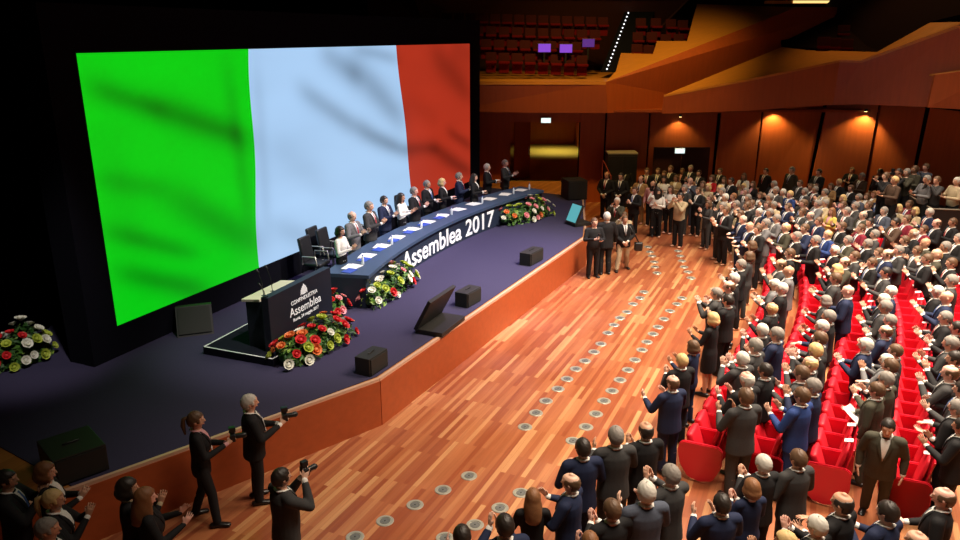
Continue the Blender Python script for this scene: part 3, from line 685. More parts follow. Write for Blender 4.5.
for (g, k), L in byline.items():
    L.sort(key=(lambda c: c['s']) if g == 'aud' else (lambda c: c['px']))
    for i, c in enumerate(L):
        who = '%s %s in %s %s %s' % (hairword(c), 'woman' if c['fem'] else 'man', CL[c['cloth']][0], GARM[c['outfit']], PNAME[c['pose']])
        n = ordn(i+1)
        if g == 'aud': lab, grp = '%s, %s along %s' % (who, n, LINES[k]), 'applauding people in the %s' % LINES[k]
        elif g == 'panel': lab, grp = '%s, %s from left behind stage table' % (who, n), 'panel standing behind the stage table'
        elif g == 'near': lab, grp = '%s, %s from left of near group' % (who, n), 'standing group nearest the viewer'
        elif g == 'wall': lab, grp = '%s, %s from left beside stage end' % (who, n), 'crowd between stage end and wall'
        else: lab, grp = '%s, %s from left along wall' % (who, n), 'people standing along the wall'
        P = c['P']; near = P.y < 16 or g in ('panel',)
        if g == 'panel': f = facing(P, (P.x+1.0, P.y-.30))
        elif g == 'wall': f = facing(P, (0, 18))
        elif g == 'near' and c['py'] > 480 and c['px'] > 780: f = facing(P, (-3, 16))
        else: f = facing(P, STAGE_AIM)
        f += random.uniform(-.22, .22)
        pose = c['pose']
        if pose == 'clap' and g in ('aud', 'near'): pose = random.choice(['clap', 'clap', 'apart', 'high', 'low'])
        if (c['px'], c['py']) == (571, 482): f = math.radians(60)
        c['ob'] = person(P, f, 'f' if c['fem'] else 'm', c['hair'], c['style'], c['cloth'], pose, lab, grp, outfit=c['outfit'], scale=c['sc'], near=near)
HELD = []
def single(px, py, feet, aim, sex, hc, style, cloth, pose, label, group, z=0, **kw):
    P = at(*feet, z) if feet else at(px, py, z+1.65); P.z = z
    return person(P, facing(P, (P.x+aim[0], P.y+aim[1])), sex, hc, style, cloth, pose, label, group, **kw)
HELD.append(single(0, 0, (208, 520), (1, .35), 'f', 'b', 'tail', 'k', 'lens', 'dark ponytailed woman in black checking her camera against the stage front', 'photographers by the stage front', legs='stride', scale=.99))
HELD.append(single(0, 0, (259, 500), (1, .45), 'm', 'w', 'crop', 'k', 'lens', 'white-haired man in black suit holding camera above the stage edge', 'photographers by the stage front', scale=1.0))
HELD.append(single(281, 477, None, (.75, .7), 'm', 'd', 'crop', 'c', 'camera', 'photographer in charcoal jacket seen from behind aiming his camera', 'photographers by the stage front'))
single(127, 487, None, (1, .35), 'f', 'd', 'bob', 'k', 'high', 'dark bob-haired woman in black clapping below the black stage box', 'people at the near stage corner')
single(145, 497, None, (1, .55), 'f', 'r', 'long', 'k', 'apart', 'woman with long auburn hair in black clapping by the stage front', 'people at the near stage corner')
single(6, 479, None, (1, .3), 'm', 'd', 'short', 'k', 'high', 'dark-haired man in black, hands near his mouth, at stage corner', 'people at the near stage corner')
single(45, 471, None, (1, .3), 'f', 'r', 'bob', 'k', 'clap', 'auburn-haired woman in black clapping beside the large black stage box', 'people at the near stage corner')
single(53, 499, None, (1, .3), 'f', 'l', 'tail', 'k', 'high', 'woman with tied blond hair in black clapping behind grey-haired man', 'people at the near stage corner')
single(47, 528, None, (1, .3), 'm', 'g', 'short', 'k', 'clap', 'grey-haired man in black suit at the bottom of the stage corner', 'people at the near stage corner')
HELD.append(single(0, 0, (592, 277), (.2, -1), 'm', 'b', 'short', 'k', 'lens', 'cameraman in black standing at the stage front corner', 'photographers at the far stage corner', outfit='shirt'))
single(0, 0, (604, 274), (-.2, 1), 'm', 'w', 'short', 'k', 'down', 'tall white-haired man in black suit seen from behind beside cameraman', 'photographers at the far stage corner', scale=1.06)
single(0, 0, (622, 270), (.1, -1), 'm', 'b', 'short', 'k', 'clasp', 'photographer in black jacket and beige trousers carrying a shoulder bag', 'photographers at the far stage corner', pants='e', legs='stride', scale=.95)
HELD.append(single(657, 190, None, (-.3, 1), 'f', 'd', 'long', 'w', 'camera', 'dark-haired woman in white shirt and black trousers raising a camera', 'photographers at the far stage corner', outfit='shirt'))
single(617, 201, None, (-.5, -1), 'm', 'w', 'crop', 'o', 'camera', 'white-haired cameraman in olive jacket behind the far stage corner', 'photographers at the far stage corner')
single(625, 210, None, (-.5, -1), 'm', 'b', 'short', 'e', 'camera', 'photographer in beige suit raising a camera behind the shoulder-bag carrier', 'photographers at the far stage corner', scale=.9)
# the one who has kept his seat, and the man leaning in the aisle
pp = at(935, 273, 1.2)
person(Vector((pp.x, pp.y, 0)), facing(pp, (0, 0)), 'm', 'l', 'short', 'n', 'clasp' if False else 'low', 'blond man in navy suit still sitting in a red seat', 'seated people', legs='seated')
single(0, 0, (872, 512), (-.55, -1), 'm', 'd', 'short', 'o', 'down', 'man in olive brown suit stepping into the aisle past red seats', 'people at the row ends', tcol='none', scale=.97).rotation_euler[0] = -.2
# camera crew on the riser at the right
crew = [(886, 176, 'b', 'k', 'camera'), (895, 180, 'l', 'u', 'lens'), (907, 172, 'g', 'o', 'camera'), (915, 169, 'b', 'o', 'lens'), (926, 167, 'b', 'a', 'camera'), (927, 179, 'g', 'y', 'lens'), (937, 180, 'b', 'c', 'camera'), (957, 181, 'w', 'e', 'lens'), (899, 172, 'd', 'k', 'camera')]
crew.sort(); CREW = []
for i, (x, y, h, cl_, ps) in enumerate(crew):
    P = at(x, y, .9+1.65); P.z = .9
    CREW.append(person(P, facing(P, STAGE_AIM)+random.uniform(-.2, .2), 'm', h, 'short', cl_, ps, '%s crewman in %s, %s from left on camera riser' % (HNAME[h], CL[cl_][0], ordn(i+1)), 'camera crew on the riser', outfit='shirt', near=False))
# ================================================================== SEATS
def seat_parts():
    root = empty('auditorium_seat', (0, 0, 0))            # faces +Y, row runs along X
    bm = bmesh.new()                                      # padded back, reclined, rounded top
    rot = Matrix.Rotation(math.radians(13), 3, 'X')
    ring = []
    for z, th, hw in ((.36, .055, .225), (.55, .07, .235), (.75, .072, .238), (.88, .06, .232), (.95, .045, .21), (.985, .02, .17)):
        y = -.12-(z-.36)*.22; ring.append((z, y, th, hw))
    g = [[bm.verts.new((x, y+s*th*.5*(1-.35*abs(x/hw)**3), z)) for s, xs in ((1, (-1, -.7, 0, .7, 1)), (-1, (1, .7, 0, -.7, -1))) for x in [q*hw for q in xs]] for z, y, th, hw in ring]
    for a, b in zip(g, g[1:]):
        for i in range(10): bm.faces.new((a[i], a[(i+1) % 10], b[(i+1) % 10], b[i])).smooth = True
    bm.faces.new(g[0][::-1]); bm.faces.new(g[-1])
    obj('backrest', bm_mesh('backrest', bm, M['velvet']), root)
    bm = bmesh.new()
    box(bm, (0, .13, .56), (.44, .11, .40), Matrix.Rotation(math.radians(-22), 3, 'X'), .045)
    o = obj('seat_cushion', bm_mesh('seat_cushion', bm, M['velvet'], True), root)
    bm = bmesh.new(); prof = [(-.24, .02), (.16, .02), (.25, .30), (.30, .50), (.29, .60), (.22, .645), (-.2, .66), (-.28, .5)]
    slab(bm, [(.245, y, z) for y, z in prof], (.05, 0, 0)); bmesh.ops.bevel(bm, geom=bm.edges[:], offset=.012, segments=2, affect='EDGES')
    obj('side_panel', bm_mesh('side_panel', bm, M['shell']), root)
    bm = bmesh.new(); box(bm, (0, -.285, .74), (.42, .025, .46), Matrix.Rotation(math.radians(12.5), 3, 'X'), .01)
    obj('back_shell', bm_mesh('back_shell', bm, M['shell']), root)
    bm = bmesh.new(); box(bm, (.02, -.245, .992), (.10, .12, .012), Matrix.Rotation(math.radians(-12), 3, 'X'))  # white card put in for the gloss highlight on the seat back
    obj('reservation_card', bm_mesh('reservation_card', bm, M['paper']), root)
    return root
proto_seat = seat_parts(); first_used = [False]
bm = bmesh.new(); prof = [(-.35, .64), (-.36, .34), (-.24, .08), (-.05, .02), (.14, .06), (.28, .26), (.33, .48), (.31, .62), (.25, .67), (-.28, .69)]
slab(bm, [(0, y, z) for y, z in prof], (-.06, 0, 0)); bmesh.ops.bevel(bm, geom=bm.edges[:], offset=.015, segments=2, affect='EDGES')
END = bm_mesh('end_panel', bm, M['shell'])
occupied = [c['P'] for c in CROWD if c['grp'] == 'aud']
ROWNAME = ['seat row nearest the stage', 'second seat row', 'third seat row', 'fourth seat row', 'fifth seat row', 'sixth seat row', 'seventh seat row']
for k in range(7):
    n = 0
    for i in range(31):
        s = .29+.54*i
        if 12.2 < s < 13.6: continue
        if s > 13.6 and k > 3: continue
        p, h = rowpt(k, s); p = p+RN*(.10, -.03, -.10, -.06, 0, 0, 0)[k]; q = proj((p.x, p.y, .8))
        if not (-10 < q[0] < 985 and q[1] < 560): continue
        n += 1
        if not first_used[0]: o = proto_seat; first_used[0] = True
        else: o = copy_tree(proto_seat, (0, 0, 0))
        o.location = (p.x, p.y, 0); o.rotation_euler = (0, 0, h)
        # row runs along heading h, facing h+90
        o.rotation_euler = (0, 0, h)
        tag(o, 'folded red velvet seat, %s from near end of %s' % (ordn(n), ROWNAME[k]), 'seat', 'red seats of the %s' % ROWNAME[k])
        if i == 0:
            e = obj('end_panel', END, o, (-.27, 0, 0))
            o['label'] = 'red end seat with broad flat side panel, %s' % ROWNAME[k]
# ================================================================== FLOOR VENTS
bm = bmesh.new(); prev = []
for r, z in ((.085, .004), (.088, .010), (.125, .010), (.132, .002)):
    prev.append([bm.verts.new((r*math.cos(2*PI*i/28), r*math.sin(2*PI*i/28), z)) for i in range(28)])
for a, b in zip(prev, prev[1:]):
    for i in range(28): bm.faces.new((a[i], a[(i+1) % 28], b[(i+1) % 28], b[i]))
bm.faces.new(prev[3]); VR = bm_mesh('vent_ring', bm, M['steel'])
bm = bmesh.new()
for j in range(1, 4):
    r0 = .022*j; bmesh.ops.create_cone(bm, cap_ends=True, segments=24, radius1=r0+.008, radius2=r0+.008, depth=.004, matrix=Matrix.Translation((0, 0, .0085-.0012*j)))
VG = bm_mesh('vent_grate', bm, M['steel_dark'])
bm = bmesh.new(); bmesh.ops.create_cone(bm, cap_ends=True, segments=12, radius1=.012, radius2=.010, depth=.006, matrix=Matrix.Translation((0, 0, .011)))
VH = bm_mesh('vent_hub', bm, M['plastic'])
VENTS = {'row nearest the stage front': [(355, 537), (385, 521), (415, 505), (443, 490), (469, 476)],
 'second near row': [(445, 538), (475, 525), (500, 508), (521, 493)],
 'long middle row on its stage side': [(525, 427), (536, 413), (546, 401), (558, 389), (567, 379), (576, 369), (585, 361), (594, 352), (601, 344), (608, 333), (614, 325), (620, 318), (627, 312), (633, 304), (640, 298), (644, 292)],
 'long middle row on its seat side': [(573, 441), (586, 427), (596, 414), (604, 401), (612, 391), (620, 380), (628, 370), (635, 360), (642, 350), (647, 342), (653, 334), (658, 327), (664, 319), (670, 311), (677, 304), (682, 298)],
 'far left row': [(657, 273), (655, 267), (654, 262), (652, 256), (650, 252), (648, 247)],
 'far right row': [(691, 278), (688, 272), (684, 267), (682, 261), (680, 256), (678, 251)]}
for nm, L in VENTS.items():
    for i, (x, y) in enumerate(L):
        p = at(x, y, 0); r = empty('floor_vent', (p.x, p.y, 0))
        obj('vent_ring', VR, r); obj('vent_grate', VG, r); obj('vent_hub', VH, r)
        tag(r, 'round steel floor vent, %s from near end of %s' % (ordn(i+1), nm), 'vent', 'round floor vents in the parquet')
# ================================================================== SCREEN
def flag_mat():
    m = bpy.data.materials.new('flag_image'); m.use_nodes = True
    nt = m.node_tree; L = nt.links; b = nt.nodes['Principled BSDF']
    def N(t, **k):
        n = nt.nodes.new(t)
        for a, v in k.items(): setattr(n, a, v)
        return n
    def math_(op, a, c=None):
        n = N('ShaderNodeMath', operation=op)
        for i, v in enumerate((a, c)):
            if v is None: continue
            if isinstance(v, (int, float)): n.inputs[i].default_value = v
            else: L.new(v, n.inputs[i])
        return n.outputs[0]
    uv = N('ShaderNodeUVMap', uv_map='UV'); no = N('ShaderNodeTexNoise'); no.inputs['Scale'].default_value = 2.2; no.inputs['Detail'].default_value = 1
    L.new(uv.outputs[0], no.inputs['Vector'])
    sp = N('ShaderNodeSeparateXYZ'); L.new(uv.outputs[0], sp.inputs[0])
    wob = math_('SUBTRACT', no.outputs['Fac'], .5)
    u = math_('ADD', sp.outputs[0], 0.0); v = math_('ADD', sp.outputs[1], math_('MULTIPLY', wob, .10))
    wave = math_('ADD', u, math_('MULTIPLY', math_('SINE', math_('MULTIPLY', sp.outputs[1], 9.0)), .0025))
    prev = (0, .70, .006, 1)
    for (u0, v0, u1, v1), colr in ((EDGE1, (.47, .72, 1.05, 1)), (EDGE2, (.50, .036, .014, 1))):
        k = (u1-u0)/(v1-v0)
        side = math_('GREATER_THAN', wave, math_('ADD', math_('MULTIPLY', sp.outputs[1], k), u0-k*v0))
        mixn = N('ShaderNodeMix', data_type='RGBA'); L.new(side, mixn.inputs['Factor'])
        if isinstance(prev, tuple): mixn.inputs['A'].default_value = prev
        else: L.new(prev, mixn.inputs['A'])
        mixn.inputs['B'].default_value = colr; prev = mixn.outputs['Result']
    acc = None
    for (ua, va), (ub, vb), wd, st in FOLDS:
        du, dv = ub-ua, vb-va; ln = math.hypot(du*3.3, dv)
        # along and across, in units of the screen's height
        x = math_('MULTIPLY', math_('SUBTRACT', u, ua), 3.3); y = math_('SUBTRACT', v, va)
        tx, ty = du*3.3/ln, dv/ln
        al = math_('ADD', math_('MULTIPLY', x, tx), math_('MULTIPLY', y, ty)); ac = math_('SUBTRACT', math_('MULTIPLY', y, tx), math_('MULTIPLY', x, ty))
        g = math_('EXPONENT', math_('MULTIPLY', math_('MULTIPLY', ac, ac), -1/(wd*wd)))
        h = math_('MULTIPLY', math_('SUBTRACT', al, ln/2), 2/ln); h2 = math_('MULTIPLY', h, h); h4 = math_('EXPONENT', math_('MULTIPLY', math_('MULTIPLY', h2, h2), -1.3))
        t = math_('MULTIPLY', math_('MULTIPLY', g, h4), st); acc = t if acc is None else math_('ADD', acc, t)
    soft = N('ShaderNodeTexNoise'); soft.inputs['Scale'].default_value = 3; soft.inputs['Detail'].default_value = 2; L.new(uv.outputs[0], soft.inputs['Vector'])
    shade = math_('MULTIPLY', math_('SUBTRACT', 1.0, math_('MINIMUM', acc, .75)), math_('ADD', .86, math_('MULTIPLY', soft.outputs['Fac'], .28)))
    mx = N('ShaderNodeVectorMath', operation='SCALE'); L.new(prev, mx.inputs[0]); L.new(shade, mx.inputs['Scale'])
    b.inputs['Base Color'].default_value = (.01, .01, .01, 1); b.inputs['Roughness'].default_value = .6
    L.new(mx.outputs[0], b.inputs['Emission Color']); b.inputs['Emission Strength'].default_value = .86
    return m
LEN = (BR-BL).length
def suv(px, py):
    """point of the display seen at a pixel, as (along, up)"""
    d = ray(px, py); o = Vector((0, 0, CH)); t = (BL-o).dot(V)/d.dot(V); P = o+d*t
    return ((P-BL).dot(U)/LEN, (P.z-1.5)/(ZT-1.5))
EDGE1 = (*suv(249, 52), *suv(259, 265)); EDGE2 = (*suv(396.5, 47), *suv(409, 165))
FOLDS = [(suv(*a), suv(*b), w_, s_*(1.4 if 255 < a[0] < 400 else 1.12)) for a, b, w_, s_ in [((84, 84), (170, 112), .045, .42), ((150, 104), (252, 142), .06, .50), ((95, 178), (170, 190), .05, .25), ((160, 188), (262, 250), .08, .36), ((100, 228), (200, 256), .045, .36), ((112, 272), (215, 296), .05, .42), ((100, 120), (140, 260), .10, .10), ((225, 55), (252, 240), .05, .22),
 ((318, 45), (362, 84), .08, .22), ((345, 60), (408, 128), .10, .28), ((296, 88), (352, 128), .06, .24), ((345, 124), (412, 156), .055, .34), ((268, 140), (330, 190), .09, .08), ((270, 225), (330, 250), .06, .12), ((350, 46), (402, 60), .05, .22), ((256, 60), (268, 240), .05, .10),
 ((404, 150), (440, 150), .05, .34), ((430, 148), (474, 176), .06, .45), ((446, 130), (474, 150), .05, .35), ((430, 50), (474, 96), .10, .34), ((450, 42), (474, 60), .12, .20), ((404, 100), (440, 120), .08, .12)]]
scr = empty('led_screen', (BL.x, BL.y, S), math.radians(66.46)); tag(scr, 'huge screen showing a waving green, white and red flag', 'screen')
bm = bmesh.new(); nseg = 8
q = [bm.verts.new((0, 0, 1.5-S)), bm.verts.new((LEN, 0, 1.5-S)), bm.verts.new((LEN, 0, ZT-S)), bm.verts.new((0, 0, ZT-S))]
f = bm.faces.new(q); uvl = bm.loops.layers.uv.new('UV')
for lp, c in zip(f.loops, ((0, 0), (1, 0), (1, 1), (0, 1))): lp[uvl].uv = c
me = bpy.data.meshes.new('display'); bm.to_mesh(me); bm.free(); me.materials.append(flag_mat())
obj('display', me, scr)
bm = bmesh.new(); fl, fr, ft = -.62, LEN+.85, 7.25-S
for c, s_ in (((fl/2-.005, .29, ft/2), (-fl-.01, .62, ft)), (((LEN+fr)/2+.005, .29, ft/2), (fr-LEN-.01, .62, ft)), ((LEN/2, .29, (ZT-S+ft)/2+.005), (LEN+.02, .62, ft-ZT+S-.01)), ((LEN/2, .29, (1.5-S)/2-.005), (LEN+.02, .62, 1.5-S-.01)), ((LEN/2, .35, ft/2), (LEN, .5, ft))):
    box(bm, c, s_)
obj('frame', bm_mesh('frame', bm, M['black']), scr)
# ================================================================== STAGE TABLE
FT = [at(*p, S+.78) for p in ((367, 275.5), (385, 262.5), (405, 248.5), (430, 232.5), (460, 216.5), (497, 205), (543, 190))]
BT = [at(*p, S+.78) for p in ((335, 271.5), (352, 259), (374, 243), (402, 226), (436, 209), (472, 197.5), (511, 186.5))]
def cr_spline(P, n=8):
    out = []; Q = [P[0]*2-P[1]]+P+[P[-1]*2-P[-2]]
    for i in range(1, len(Q)-2):
        for k in range(n):
            t = k/n; a, b, c, d = Q[i-1:i+3]
            out.append(.5*((2*b)+(c-a)*t+(2*a-5*b+4*c-d)*t*t+(3*b-a-3*c+d)*t**3))
    return out+[P[-1]]
def circ_fit(P):
    import numpy as np
    A = np.array([[p.x, p.y, 1] for p in P]); y = np.array([p.x**2+p.y**2 for p in P]); s_ = np.linalg.lstsq(A, y, rcond=None)[0]
    cx, cy = s_[0]/2, s_[1]/2; return cx, cy, math.sqrt(s_[2]+cx*cx+cy*cy)
cx, cy, RF = circ_fit(FT)
a0 = math.atan2(FT[0].y-cy, FT[0].x-cx); a1 = math.atan2(FT[-1].y-cy, FT[-1].x-cx)
sgn = 1 if a1 > a0 else -1
RB = sum(math.hypot(p.x-cx, p.y-cy) for p in BT)/len(BT)
def arc(r, t, z): a = a0+(a1-a0)*t; return Vector((cx+r*math.cos(a), cy+r*math.sin(a), z))
ARCLEN = abs(a1-a0)*RF
tb = empty('stage_table', arc((RF+RB)/2, .5, S)); tag(tb, 'long curved navy table with white lettering on its front', 'table')
def tchild(name, bm, m, sm=False):
    o = obj(name, bm_mesh(name, bm, m, sm), tb); o.matrix_parent_inverse = Matrix.Translation(-tb.location); return o
def ringbox(r0, r1, z0, z1, n=40, t0=0, t1=1):
    bm = bmesh.new(); g = []
    for i in range(n+1):
        t = t0+(t1-t0)*i/n; g.append([bm.verts.new(arc(r, t, z)) for r, z in ((r0, z0), (r1, z0), (r1, z1), (r0, z1))])
    for a, b in zip(g, g[1:]):
        for i in range(4): bm.faces.new((a[i], a[(i+1) % 4], b[(i+1) % 4], b[i]))
    bm.faces.new(g[0][::-1]); bm.faces.new(g[-1]); return bm
dR = (RB-RF)/abs(RB-RF)
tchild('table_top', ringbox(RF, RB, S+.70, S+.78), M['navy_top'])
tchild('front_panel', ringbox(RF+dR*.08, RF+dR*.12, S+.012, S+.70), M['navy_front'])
for t0, t1 in ((0, .006), (.994, 1)): tchild('end_panel', ringbox(RF+dR*.08, RB-dR*.05, S+.012, S+.70, 2, t0, t1), M['navy_front'])
tm = text_mesh('lettering', 'Assemblea 2017', .72, M['letter'], .01, .012)
xs = [v.co.x for v in tm.vertices]; TW = max(xs)-min(xs)
pa = at(404, 262, S+.4); pb = at(497, 213, S+.5)
def tpar(P): return (math.atan2(P.y-cy, P.x-cx)-a0)/(a1-a0)
ta, tb_ = tpar(pa), tpar(pb)
for v in tm.vertices:
    t = ta+(tb_-ta)*(v.co.x-min(xs))/TW; P = arc(RF+dR*(.078-v.co.z), t, S+.10+v.co.y*.98); v.co = P
o = obj('lettering', tm, tb); o.matrix_parent_inverse = Matrix.Translation(-tb.location)
# papers, folders, bottles on the table
bm = bmesh.new(); box(bm, (0, 0, .004), (.30, .42, .006)); box(bm, (.04, .03, .009), (.30, .42, .003), Matrix.Rotation(.2, 3, 'Z')); PAPER = bm_mesh('paper', bm, M['paper'])
bm = bmesh.new(); box(bm, (0, 0, .006), (.24, .33, .012), None, .003); FOLD = bm_mesh('folder', bm, M['blue'])
def bottle():
    r = empty('water_bottle', (0, 0, 0)); bm = bmesh.new(); tube(bm, [(0, 0, .012), (0, 0, .15), (0, 0, .19), (0, 0, .205)], [.031, .032, .018, .013], 14); obj('bottle_body', bm_mesh('bottle_body', bm, M['glass'], True), r)
    bm = bmesh.new(); bmesh.ops.create_cone(bm, cap_ends=True, segments=12, radius1=.015, radius2=.015, depth=.022, matrix=Matrix.Translation((0, 0, .222))); obj('bottle_cap', bm_mesh('bottle_cap', bm, M['blue']), r)
    return r
bot = None
for i in range(12):
    t = .05+.905*i/11; p = arc(RF+dR*abs(RB-RF)*.55, t, S+.781); a = math.atan2(p.y-cy, p.x-cx)
    o = obj('paper_sheets', PAPER, None, p, a+random.uniform(-.25, .25)); tag(o, 'white paper sheets on the stage table, %s place from its near end' % ordn(i+1), 'paper', 'papers on the stage table')
    if i < 7:
        p2 = arc(RF+dR*abs(RB-RF)*.52, t-.027, S+.781); o = obj('blue_folder', FOLD, None, p2, a+random.uniform(-.2, .2)); tag(o, 'blue folder on the stage table, %s from its near end' % ordn(i+1), 'folder', 'blue folders on the stage table')
    if i % 2 == 0 or i > 9:
        p3 = arc(RF+dR*abs(RB-RF)*.40, t+.02, S+.78)
        if bot is None: bot = bottle(); o = bot; o.location = p3
        else: o = copy_tree(bot, p3)
        tag(o, 'clear water bottle beside the papers at the %s table place' % ordn(i+1), 'bottle', 'water bottles on the stage table')
# office chairs behind the table
def chair():
    r = empty('office_chair', (0, 0, 0))
    bm = bmesh.new(); box(bm, (0, -.26, .80), (.48, .09, .62), Matrix.Rotation(math.radians(10), 3, 'X'), .04); obj('backrest', bm_mesh('backrest', bm, M['leather'], True), r)
    bm = bmesh.new(); box(bm, (0, .02, .46), (.50, .50, .10), None, .04); obj('seat', bm_mesh('seat', bm, M['leather'], True), r)
    for s_ in (-1, 1):
        bm = bmesh.new(); tube(bm, [(s_*.28, -.2, .48), (s_*.29, -.18, .68), (s_*.29, .18, .69), (s_*.28, .2, .48)], [.018]*4, 8); obj('armrest', bm_mesh('armrest', bm, M['steel'], True), r)
    bm = bmesh.new(); tube(bm, [(0, 0, .08), (0, 0, .42)], [.03, .03], 10); obj('column', bm_mesh('column', bm, M['steel'], True), r)
    bm = bmesh.new()
    for k in range(5): tube(bm, [(0, 0, .10), (.3*math.cos(k*2*PI/5), .3*math.sin(k*2*PI/5), .045)], [.025, .02], 8)
    obj('base', bm_mesh('base', bm, M['plastic'], True), r)
    return r
ch0 = chair()
chs = [(at(317, 281, S), 'empty black office chair nearest the lectern behind the stage table'), (at(334, 271, S), 'black office chair just behind the woman in white top')]
for t_, nme in ((.22, 'black office chair behind the balding man in grey suit'), (.42, 'black office chair behind the long-haired woman in white'), (.6, 'black office chair behind the middle of the panel')):
    chs.append((arc(RB+dR*1.25, t_, S), nme))
for i, (p, lb) in enumerate(chs):
    o = ch0 if i == 0 else copy_tree(ch0, (0, 0, 0))
    o.location = (p.x, p.y, S+.012); o.rotation_euler = (0, 0, facing(p, (p.x+1, p.y-.35))); tag(o, lb, 'chair', 'office chairs behind the stage table')
# ================================================================== LECTERN ON ITS RISER
la, lb = at(270, 353, S+.15), at(331, 316, S+.15)
lb = la+(lb-la).normalized()*1.75
LD = (lb-la).normalized(); LN = Vector((LD.y, -LD.x, 0)); LA = math.atan2(LD.y, LD.x)
ri = empty('lectern_riser', (la.x, la.y, S+.012), LA); tag(ri, 'low black riser with white edge lines carrying the lectern', 'platform')
bm = bmesh.new(); box(bm, (.80, .55, .075), (2.1, 1.6, .15), None, .006); obj('deck', bm_mesh('deck', bm, mat('riser_deck', (.013, .013, .022), .9, spec=.05)), ri)
for c, s_ in (((-.235, .55, .152), (.03, 1.56, .006)), ((.1, -.235, .152), (.64, .03, .006)), ((.80, 1.335, .152), (2.06, .03, .006))):
    bm = bmesh.new(); box(bm, c, s_); obj('edge_line', bm_mesh('edge_line', bm, M['white']), ri)
le = empty('lectern', (la.x, la.y, S+.162), LA); tag(le, 'black lectern with white lettering and cream desk top', 'lectern')
LW = 2.1; LH = 1.08
bm = bmesh.new(); box(bm, (LW/2, .02, LH/2), (LW, .16, LH), None, .008); obj('front_panel', bm_mesh('front_panel', bm, M['lectern']), le)
bm = bmesh.new(); box(bm, (.72, .42, .94), (1.25, .42, .05), Matrix.Rotation(math.radians(-6), 3, 'X'), .006); obj('desk_top', bm_mesh('desk_top', bm, M['cream']), le)
bm = bmesh.new(); box(bm, (.62, .34, .46), (1.0, .42, .92)); obj('cabinet', bm_mesh('cabinet', bm, M['lectern']), le)
def panel_text(s_, size, cxx, z):
    me = text_mesh('lettering', s_, size, M['letter'], .004); xx = [v.co.x for v in me.vertices]; mid = (max(xx)+min(xx))/2
    for v in me.vertices: v.co = Vector((cxx+(v.co.x-mid), -.062-v.co.z, z+v.co.y))
    obj('lettering', me, le)
panel_text('CONFINDUSTRIA', .115, 1.13, .70); panel_text('Assemblea', .25, 1.15, .48); panel_text('Roma, 24 maggio 2017', .095, 1.15, .36)
bm = bmesh.new()
for sx in (-1, 1):                                     # eagle-like emblem: two wings of upright feathers, a body
    for k in range(4):
        x = 1.12+sx*(.022+.026*k); box(bm, (x, -.063, .92-.006*k*k), (.016, .006, .16-.018*k), Matrix.Rotation(sx*-.12, 3, 'Y'))
box(bm, (1.12, -.063, .915), (.022, .006, .21)); box(bm, (1.12, -.063, .825), (.13, .006, .018))
obj('emblem', bm_mesh('emblem', bm, M['letter']), le)
mics = [(.35, 'gooseneck microphone at the left of the lectern desk'), (.62, 'gooseneck microphone at the right of the lectern desk'), (.05, 'short microphone on the near lectern corner')]
for x, lbm in mics:
    P = le.location+LD*x+Vector((-LN.x, -LN.y, 0))*.3+Vector((0, 0, .965))
    if x == .05: P = le.location+LD*x+Vector((-LN.x, -LN.y, 0))*.03+Vector((0, 0, 1.08))
    mi = empty('microphone', P, LA); k = .45 if x != .05 else .18
    bm = bmesh.new(); tube(bm, [(0, 0, 0), (0, .02, k*.6), (.0, .08, k)], [.008, .006, .006], 8); obj('gooseneck', bm_mesh('gooseneck', bm, M['plastic'], True), mi)
    bm = bmesh.new(); tube(bm, [(0, .075, k), (0, .12, k+.06)], [.016, .019], 10); obj('capsule', bm_mesh('capsule', bm, M['plastic'], True), mi)
    bm = bmesh.new(); box(bm, (0, 0, .008), (.07, .07, .02)); obj('base', bm_mesh('base', bm, M['plastic']), mi)
    tag(mi, lbm, 'microphone')
# ================================================================== FLOWERS
LEAF = [mat('leaf_dark', (.025, .085, .012), .5), mat('leaf_mid', (.07, .17, .02), .5), mat('leaf_light', (.20, .32, .04), .5)]
FL = {'red': mat('red_petals', (.62, .02, .025), .5), 'lime': mat('lime_petals', (.45, .52, .06), .5), 'white': mat('white_petals', (.80, .78, .66), .5), 'pink': mat('pink_petals', (.80, .30, .32), .5), 'orange': mat('orange_petals', (.75, .20, .05), .5)}
def bloom(kind):
    bm = bmesh.new()
    for ringi, (n, r, tilt) in enumerate(((7, .085, .5), (6, .065, .9), (4, .042, 1.25))):
        for i in range(n):
            a = 2*PI*i/n+ringi*.5; ca, sa = math.cos(a), math.sin(a); g = []
            for t in (0, .35, .7, 1):
                for s_ in (-1, 0, 1):
                    wd = r*.55*math.sin(PI*min(.95, .25+t*.62)); rad = r*t*math.cos(tilt*t); z = .012+r*t*math.sin(tilt)+(.010 if s_ else 0)
                    g.append(bm.verts.new((ca*rad-sa*s_*wd, sa*rad+ca*s_*wd, z)))
            for q_ in range(3):
                for s_ in range(2): bm.faces.new((g[q_*3+s_], g[q_*3+s_+1], g[q_*3+s_+4], g[q_*3+s_+3])).smooth = True
    bmesh.ops.create_uvsphere(bm, u_segments=8, v_segments=6, radius=.03, matrix=Matrix.Translation((0, 0, .035)))
    me = bm_mesh('flower', bm, FL[kind]); return me
BLOOM = {k: bloom(k) for k in FL}
